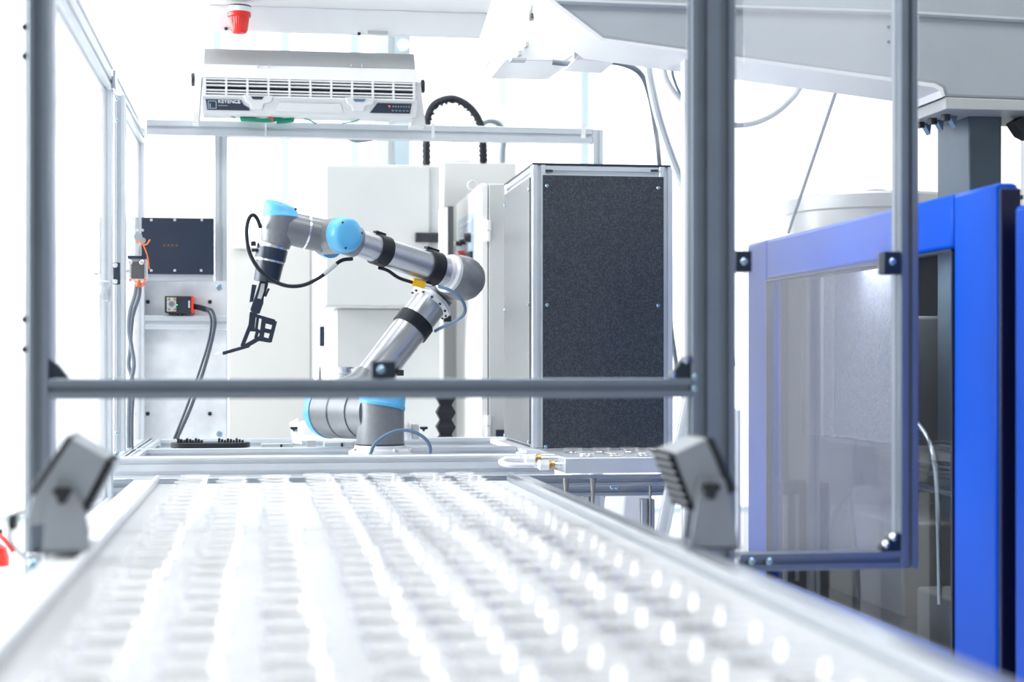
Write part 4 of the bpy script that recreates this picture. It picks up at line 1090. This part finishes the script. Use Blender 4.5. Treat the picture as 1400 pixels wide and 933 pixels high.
# ================================================================== BLUE MACHINE
XM = 1.67
bm_ = thing('moulding_machine', 'blue moulding machine with windowed sliding door at the right', 'machine', (XM + 0.6, 4.7, 0))
yN, yF = PX(1363, 400, XM).y, PX(1022, 400, XM).y
zTop = CZ + 0.42
def zx(px, py): return PX(px, py, XM).z
zTop = (zx(1363, 254) + zx(1022, 331)) / 2
wy0, wy1 = PX(1303, 400, XM).y, PX(1048, 400, XM).y
wz1 = (zx(1303, 344.5) + zx(1048, 380)) / 2
wz0 = CZ - 0.72
dz0 = 0.18
th = 0.055
dm = MB()
dm.box((XM, yN, dz0), (XM + th, wy0, zTop))                 # near stile
dm.box((XM, wy1, dz0), (XM + th, yF, zTop))                 # far stile
dm.box((XM, wy0, wz1), (XM + th, wy1, zTop))                # top
dm.box((XM, wy0, dz0), (XM + th, wy1, wz0))                 # bottom
dr = dm.build('door', MBLUE, bm_, bevel=0.012)
MB().box((XM + 0.018, wy0 - 0.004, wz0 - 0.004), (XM + 0.026, wy1 + 0.004, wz1 + 0.004)).build('window_pane', TINT, dr)
q = MB().box((XM - 0.003, wy0, wz1 - 0.006), (XM + 0.02, wy1, wz1)).box((XM - 0.003, wy1 - 0.008, wz0), (XM + 0.02, wy1, wz1)).box((XM - 0.003, wy0, wz0), (XM + 0.02, wy0 + 0.006, wz1))
q.build('window_seal', RDARK, dr)
MB().box((XM + 0.004, yN - 0.012, dz0 + 0.01), (XM + th, yN, zTop - 0.014)).build('shaded_door_end', mat('shaded_door_navy', (0.004, 0.006, 0.045), 0.4, 0, noise=0.1), dr, bevel=0.004)  # dark strip added: paints the shade on the blue door's end face
mb = MB().box((XM + 0.1, yN + 0.12, 0), (2.9, yN + 0.14, 0.85)).box((XM + 0.06, yF - 0.02, 0), (2.9, yF, zTop - 0.03)).box((2.88, yN + 0.05, 0), (2.9, yF - 0.02, zTop - 0.03)).box((XM + 0.06, yN + 0.05, 0.0), (2.88, yF - 0.02, 0.14))
mb.build('casing', DARKM, bm_)
MB().box((XM + 0.065, 5.35, zTop - 0.035), (2.9, yF, zTop - 0.02)).build('roof_plate', MIDM, bm_)
MB().box((2.4, yN + 0.2, 0.14), (2.42, yF - 0.1, 1.45)).build('rear_panel', MIDM, bm_)
MB().box((XM + 0.2, 4.75, 0.5), (2.4, 5.4, 0.78)).build('machine_bed', BEIGE, bm_, bevel=0.01)
MB().box((XM + 0.16, 3.95, 0.35), (2.4, 4.55, 0.62)).build('chute', BEIGE, bm_, bevel=0.01)
q = MB()
for i, z in enumerate((0.86, 0.90, 0.935, 0.97, 1.0)):
    q = MB().cyl((2.0 + 0.05 * (i % 2), yN + 0.15, z), (2.0 + 0.05 * (i % 2), yF - 0.1, z + 0.02), 0.012, seg=14).build('tie_bar', STEEL, bm_)
MB().box((2.0, 4.2, 0.95), (2.35, 4.5, 1.35)).build('mould_half', MIDM, bm_, bevel=0.01)
MB().box((2.0, 5.0, 0.95), (2.35, 5.35, 1.40)).build('mould_half', MIDM, bm_, bevel=0.01)
for pts, r, m in (
    ([(XM + 0.25, 5.15, 1.12), (XM + 0.22, 5.16, 1.06), (XM + 0.2, 5.18, 0.9), (XM + 0.2, 5.15, 0.7), (XM + 0.2, 5.1, 0.5)], 0.009, RUBBER),
    ([(XM + 0.15, 4.55, 1.1), (XM + 0.14, 4.4, 1.03), (XM + 0.14, 4.35, 0.9), (XM + 0.14, 4.33, 0.6)], 0.007, STEEL),
    ([(XM + 0.2, 5.18, 0.85), (XM + 0.18, 5.3, 0.75), (XM + 0.17, 5.36, 0.6)], 0.01, RUBBER),
    ([(XM + 0.2, 4.0, 1.1), (XM + 0.25, 4.15, 1.14), (XM + 0.3, 4.3, 1.08), (XM + 0.3, 4.36, 0.8)], 0.012, RUBBER)):
    MB().tube(pts, r, 10, 8).build('hose', m, bm_)
MB().obox((XM + 0.22, 4.28, 0.78), (0, 0.12, 1), (1, 0, 0), (0, 1, -0.12), 0.62, 0.04, 0.05).build('guide_arm', BLACK, bm_, bevel=0.01)
MB().obox((XM + 0.12, 3.98, 0.62), (0, 0.3, 1), (1, 0, 0), (0, 1, -0.3), 0.5, 0.03, 0.06).build('guide_arm', DARKM, bm_, bevel=0.01)
MB().prism([(XM + 0.3, 3.92, 0.4), (XM + 0.3, 4.10, 0.4), (XM + 0.3, 4.02, 0.9)], (0.02, 0, 0)).build('gusset', BEIGE, bm_)
MB().box((XM + 0.3, 3.85, 1.24), (2.3, 4.12, 1.30)).build('cross_beam', ALUD, bm_)
MB().prism([(XM + 0.35, 4.0, 1.32), (XM + 0.35, 4.16, 1.32), (XM + 0.35, 4.1, 1.44)], (0.02, 0, 0)).build('gusset', WHITE, bm_)
for z, y in ((0.46, 3.97), (0.60, 3.95)):
    MB().bolt((XM + 0.28, y, z), -XA, 0.015).build('bolt', WHITE, bm_)
SPG = speckle('speckled_grey_panel', 0.4, 0.6)
for nd in SPG.node_tree.nodes:
    if nd.type == 'VALTORGB':
        nd.color_ramp.elements[0].color = (0.10, 0.10, 0.105, 1); nd.color_ramp.elements[1].color = (0.52, 0.52, 0.53, 1)
yp0, yp1, yp2 = PX(1228, 400, 1.85).y, PX(1124, 400, 1.85).y, yF - 0.04
MB().box((1.85, yp0, 1.01), (1.87, yp1 - 0.012, 1.54)).build('reflection_panel', SPG, bm_, bevel=0.002)  # added panel and strip imitate the tower side's reflection in the window
MB().box((1.845, yp1 - 0.01, 1.01), (1.87, yp1 + 0.004, 1.54)).build('reflection_strip', ALU, bm_)
MB().box((1.85, yp1 + 0.006, 1.01), (1.87, yp2, 1.54)).build('pale_reflection_panel', mat('smooth_grey_panel', (0.26, 0.265, 0.275), 0.35, 0.3, noise=0.12, nscale=6), bm_, bevel=0.002)  # paler panel imitates the reflection of what stands behind the tower
wl_ = bpy.data.lights.new('machine_fill_light', 'AREA'); wl_.size = 0.25; wl_.energy = 9  # added fill light, brightens the dark interior behind the window
wlo = bpy.data.objects.new('machine_fill_light', wl_); COL.objects.link(wlo); wlo.location = (1.80, 4.9, 1.58)
# second blue panel at the frame's edge, with a dark gap
np_ = thing('machine_cover', 'deep blue machine cover panel at the right edge past the dark gap', 'machine', (XM + 0.03, 3.0, 0))
yC = PX(1386, 400, XM).y
zC = PX(1390, 281, XM).z
MB().box((XM, 2.3, 0), (XM + 0.06, yC, zC)).build('cover_panel', MBLUE, np_, bevel=0.012)
MB().box((XM + 0.075, 2.3, 0), (XM + 0.09, yC + 0.2, zC - 0.02)).build('inner_panel', BLACK, np_)
q = MB()
for x in (1379, 1385, 1392): q.cyl(P(x, 262, 3.9), P(x, 272, 3.9), 0.006, seg=8)
q.cyl(P(1376, 268, 3.9), P(1398, 270, 3.9), 0.006, seg=8)
q.build('chain_guide', BLACK, np_)

dru = thing('steel_drum', 'wide brushed steel drum lid on top of the blue machine', 'drum', P(1190, 318, 5.95))
dc = P(1193, 318, 5.95); rD = 118 * 5.95 / .965 / F
hD = P(1193, 272, 5.95).z - dc.z
zD = zTop - 0.02
MB().lathe([(rD * 0.96, 0), (rD * 0.97, (dc.z - zD) + hD * 0.5), (rD, (dc.z - zD) + hD * 0.55), (rD, (dc.z - zD) + hD * 0.92), (rD * 0.97, (dc.z - zD) + hD), (rD * 0.4, (dc.z - zD) + hD * 1.06), (0.001, (dc.z - zD) + hD * 1.06)], (dc.x, dc.y, zD), ZA, 56).build('drum_shell', mat('brushed_drum_steel', (0.50, 0.51, 0.50), 0.4, 0.4, noise=0.1, nscale=8), dru)
MB().cyl((dc.x - 0.01, dc.y - 0.06, dc.z + hD * 1.02), (dc.x - 0.01, dc.y - 0.06, dc.z + hD * 1.2), 0.04, seg=20).build('drum_knob', BLACK, dru)

# ================================================================== GANTRY BEAM AND COLUMN
YBM = 4.6
gb = thing('gantry_beam', 'heavy grey tapered gantry beam crossing the upper right of the cell', 'beam', (2.0, YBM + 0.1, P(1340, 150, YBM).z))
MB().prismpx([(752, -60), (757, 0), (825, 52), (1004, 77), (1218, 106), (1278, 114), (1290, 120), (1293, 132), (1560, 141), (1560, -90)], YBM, YBM + 0.25).build('web', BEAMG, gb, bevel=0.008)
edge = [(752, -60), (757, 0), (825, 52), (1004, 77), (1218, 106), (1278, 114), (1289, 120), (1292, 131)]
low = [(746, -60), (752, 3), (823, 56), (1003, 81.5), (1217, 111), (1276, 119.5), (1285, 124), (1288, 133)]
MB().prismpx(edge + low[::-1], YBM - 0.012, YBM + 0.26).build('lit_bottom_flange', WHITE, gb)  # white stands in for light bounced onto the grey beam's underside
MB().tube([P(757, 2, YBM - 0.002), P(1004, 11, YBM - 0.002), P(1220, 18, YBM - 0.002), P(1400, 28, YBM - 0.002), P(1550, 34, YBM - 0.002)], 0.009, 8, 10).build('weld_bead', BEAMG, gb)
MB().prismpx([(1293, 133), (1560, 142), (1560, 155), (1293, 149)], YBM - 0.006, YBM + 0.3).build('mounting_strip', LID, gb, bevel=0.002)
q = MB()
for x, y in ((1215, 37), (1215, 57.5), (1396, 139)): q.cyl(P(x, y, YBM + 0.001), P(x, y, YBM - 0.003), 0.005, seg=10)
q.build('hole', BLACK, gb)
for x, y, Y in ((1258, 168, 4.86), (1275, 163, 4.78), (1293, 158, 4.70)):
    MB().cyl(P(x, y + 7, Y), P(x, y - 6, Y), 0.014, seg=14).build('foot_bolt', BLACK, gb)
    MB().prism([P(x + 4, y - 2, Y + 0.02), P(x + 16, y - 2, Y + 0.02), P(x + 14, y + 16, Y + 0.02)], (0, 0.03, 0)).build('gusset', BLUECAB, gb)
cl = thing('steel_column', 'square grey steel column under the gantry beam behind the blue door', 'column', (P(1340, 200, 4.72).x, 4.8, 0))
cx0, cx1 = P(1325, 200, 4.72).x, P(1370, 200, 4.72).x
MB().box((cx0, 4.72, 0), (cx1, 4.96, P(1345, 152, 4.72).z)).build('column_shaft', mat('blue_grey_steel', (0.085, 0.12, 0.155), 0.4, 0.2, noise=0.1, nscale=7), cl, bevel=0.006)
MB().box((cx0 - 0.06, 4.66, P(1345, 153, 4.72).z), (cx1 + 0.2, 5.0, P(1345, 149, 4.72).z)).build('head_plate', DARKM, cl)
hk = tag(MB().prismpx([(1386, 166), (1400, 158), (1410, 160), (1410, 190), (1398, 184)], 4.7, 4.76).build('beam_clamp', BLACK, bevel=0.003), 'black clamp under the gantry beam at the right picture edge', 'clamp')
rc = thing('rear_column', 'pale grey upright seen between the steel column and the right edge', 'column', (P(1396, 200, 7).x, 7.0, 0))
MB().box((P(1395, 200, 7).x, 7.0, 0), (P(1420, 200, 7).x, 7.2, CZ + 1.6)).build('column_shaft', CREAM2, rc)

# cables hanging from the gantry
def cable(label, pts, r, m, name='hanging_cable', cat='cable'):
    return tag(MB().tubepx(pts, r, 10, 8).build(name, m), label, cat)
cable('dark cable running under the gantry and down behind the dark tower', [(755, 85, 5.1), (790, 88, 5.1), (825, 85, 5.1), (850, 87, 5.1), (875, 100, 5.12), (888, 130, 5.2), (896, 175, 5.6), (902, 230, 6.1), (915, 420, 6.2), (922, 480, 6.2), (926, 505, 6.2)], 0.0085, GREYCAB)
cable('thick grey hose hanging from the gantry behind the front post', [(886, 83, 5.0), (888, 105, 5.0), (900, 160, 5.0), (920, 220, 5.0), (945, 278, 5.0), (975, 330, 5.0), (1000, 500, 5.1)], 0.013, WCABLE, 'hanging_hose', 'hose')
cable('thin pale cable arching from the gantry behind the front post', [(906, 88, 4.95), (912, 110, 4.95), (925, 130, 4.95), (945, 148, 4.95), (975, 165, 4.95), (1005, 171, 4.95), (1032, 168, 4.95), (1060, 155, 4.95), (1085, 132, 4.95), (1099, 110, 4.85)], 0.0085, WCABLE)
cable('slim cable dropping from a small gland near the front post', [(918, 90, 4.9), (921, 107, 4.9), (930, 128, 4.9), (948, 150, 4.9), (970, 170, 4.9)], 0.004, GREYCAB)
tag(MB().bxp(914, 923, 84, 93, 4.88, 4.92).build('cable_gland', LID, bevel=0.002), 'small grey cable gland under the gantry beam', 'gland')
cable('thin steel tension rod slanting down to the blue machine', [(1146, 116, 4.85), (1078, 318, 5.75)], 0.0055, GREYCAB, 'tension_rod', 'rod')
# white carriage and lamp under the gantry's left end
cr = thing('gantry_carriage', 'white angular carriage plates under the left end of the gantry beam', 'carriage', P(720, 85, 5.4))
MB().prismpx([(660, 50), (690, -40), (760, -40), (735, 18), (690, 62), (672, 84), (668, 84)], 5.6, 5.75).build('side_plate', WHITE, cr, bevel=0.004)
MB().prismpx([(712, 56), (790, 58), (800, 66), (772, 84), (690, 82)], 5.25, 5.6).build('lower_plate', WHITE, cr, bevel=0.004)
MB().prismpx([(723, 20), (728, 3), (756, 3), (756, 6), (730, 7), (726, 30)], 5.3, 5.34).build('angle_plate', LID, cr)
for x, y in ((741, 10), (729, 22)): MB().bxp(x - 3, x + 3, y - 4, y + 3, 5.26, 5.3).build('bolt', MIDM, cr)
MB().bxp(700, 720, 79, 82, 5.2, 5.25).build('nozzle', LID, cr)
q = MB()
for x, y in ((721, 60), (711, 72)): q.bxp(x - 2, x + 2, y - 3, y + 3, 5.22, 5.25)
q.build('screw', LID, cr)
lm = thing('round_downlight', 'white square plate with a round lens under the gantry beam', 'lamp', P(812, 80, 5.0))
MB().prismpx([(785, 82), (797, 68), (850, 75), (840, 85)], 4.95, 5.15).build('plate', WHITE, lm, bevel=0.003)
MB().prismpx([(785, 72), (792, 63), (802, 66), (795, 71), (785, 82)], 4.93, 4.95).build('hinge_plate', LID, lm)

# ================================================================== OVERHEAD WHITE BEAM, BEACON, FAR COLUMNS
YW = 6.1
wbm = thing('white_crossbeam', 'white painted cross beam along the top left over the ionizer', 'beam', P(520, 50, YW))
MB().box((P(284, 20, YW).x, YW, P(500, 47, YW).z), (P(668, 40, YW).x, YW + 0.02, P(500, 13, YW).z)).build('face_plate', WHITE, wbm, bevel=0.003)
MB().box((P(275, 20, YW).x, YW - 0.25, P(500, 13, YW).z), (P(735, 40, YW).x, YW + 0.2, P(500, -60, YW).z)).build('beam_body', WHITE, wbm, bevel=0.006)
q = MB()
for x, y in ((309, 39), (491, 46)): q.bxp(x - 2, x + 2, y - 2, y + 2, YW - 0.006, YW)
q.build('screw', BLACK, wbm)
MB().bxp(503, 530, 42, 46, YW - 0.01, YW).build('bracket', LID, wbm)
bc_ = thing('warning_beacon', 'red ribbed warning beacon hanging from the white cross beam', 'beacon', P(327, 10, YW - 0.1))
zb0 = P(327, 9, YW - 0.1)
k_ = (YW - 0.1) / F
MB().lathe([(15.5 * k_, 0), (15.5 * k_, 8 * k_), (13 * k_, 9 * k_)], zb0, -ZA, 28).build('beacon_base', WHITE, bc_)
MB().lathe([(15.8 * k_, -0.002), (15.8 * k_, 0.003)], zb0, -ZA, 28).build('beacon_seal', RDARK, bc_)
dome = MB()
rings = []
for r, h in ((15.5, 8), (16, 10), (15.6, 14), (13.4, 15), (12.6, 22), (11.5, 32), (9.5, 36), (0.01, 37)):
    rings.append([zb0 + Vector((math.cos(2 * math.pi * i / 48) * r * k_ * (1 - (0.05 if (i % 2 and 15 <= h <= 34) else 0)), math.sin(2 * math.pi * i / 48) * r * k_ * (1 - (0.05 if (i % 2 and 15 <= h <= 34) else 0)), -h * k_)) for i in range(48)])
dome.loft(rings); dome.build('beacon_lens', RED, bc_)

fc = thing('far_steel_column', 'blue grey channel column far behind the ionizer', 'column', (P(537, 150, 8.6).x, 8.6, 0))
sbl = mat('pale_blue_steel', (0.36, 0.45, 0.50), 0.5, 0.1, noise=0.08, nscale=5)
MB().box((P(540, 150, 8.6).x, 8.6, 0), (P(561, 150, 8.6).x, 8.75, CZ + 1.75)).build('channel', sbl, fc)
MB().box((P(515, 150, 8.6).x, 8.62, 0), (P(531, 150, 8.6).x, 8.75, CZ + 1.75)).build('channel', mat('pale_steel', (0.55, 0.62, 0.65), 0.5, 0.1, noise=0.05), fc)
MB().box((P(531, 150, 8.6).x, 8.66, 0), (P(540, 150, 8.6).x, 8.75, CZ + 1.75)).build('web', CREAM2, fc)
MB().bolt(P(552, 62, 8.6), FRONT, 0.03).build('bolt', WHITE, fc)
fp_ = thing('far_pipe', 'pale teal vertical pipe far behind the black conduit', 'pipe', (P(683, 150, 8.8).x, 8.8, 0))
MB().cyl((P(683, 150, 8.8).x, 8.8, 0), (P(683, 150, 8.8).x, 8.8, CZ + 1.58), 0.036).build('pipe_run', mat('pale_teal', (0.62, 0.70, 0.71), 0.4, 0, noise=0.03), fp_)
MB().cyl(P(683, 165, 8.8), P(683, 145, 8.8), 0.042).build('pipe_joint', CREAM2, fp_)

# ================================================================== FIRE EXTINGUISHER
YX = 8.2
ex = P(-12, 700, YX).x
fx_ = thing('fire_extinguisher', 'red fire extinguisher on the floor at the left picture edge', 'extinguisher', (ex, YX, 0))
MB().lathe([(0.078, 0), (0.082, 0.02), (0.082, 0.34), (0.07, 0.385), (0.035, 0.41), (0.03, 0.44)], (ex, YX, 0), ZA, 32).build('cylinder', RED, fx_)
MB().lathe([(0.0828, 0.14), (0.0828, 0.30)], (ex, YX, 0), ZA, 32, cap=False).build('paper_label', INK, fx_)
MB().box((ex - 0.03, YX - 0.02, 0.44), (ex + 0.05, YX + 0.02, 0.47)).build('valve_handle', BLACK, fx_, bevel=0.003)
MB().tube([(ex, YX, 0.45), (ex + 0.05, YX - 0.04, 0.44), (ex + 0.09, YX - 0.05, 0.40), (ex + 0.11, YX - 0.05, 0.37)], 0.011, 10).build('hose', RED, fx_)

for o in list(bpy.data.objects):
    if o.type == 'MESH' and o.data.users == 0: bpy.data.objects.remove(o)
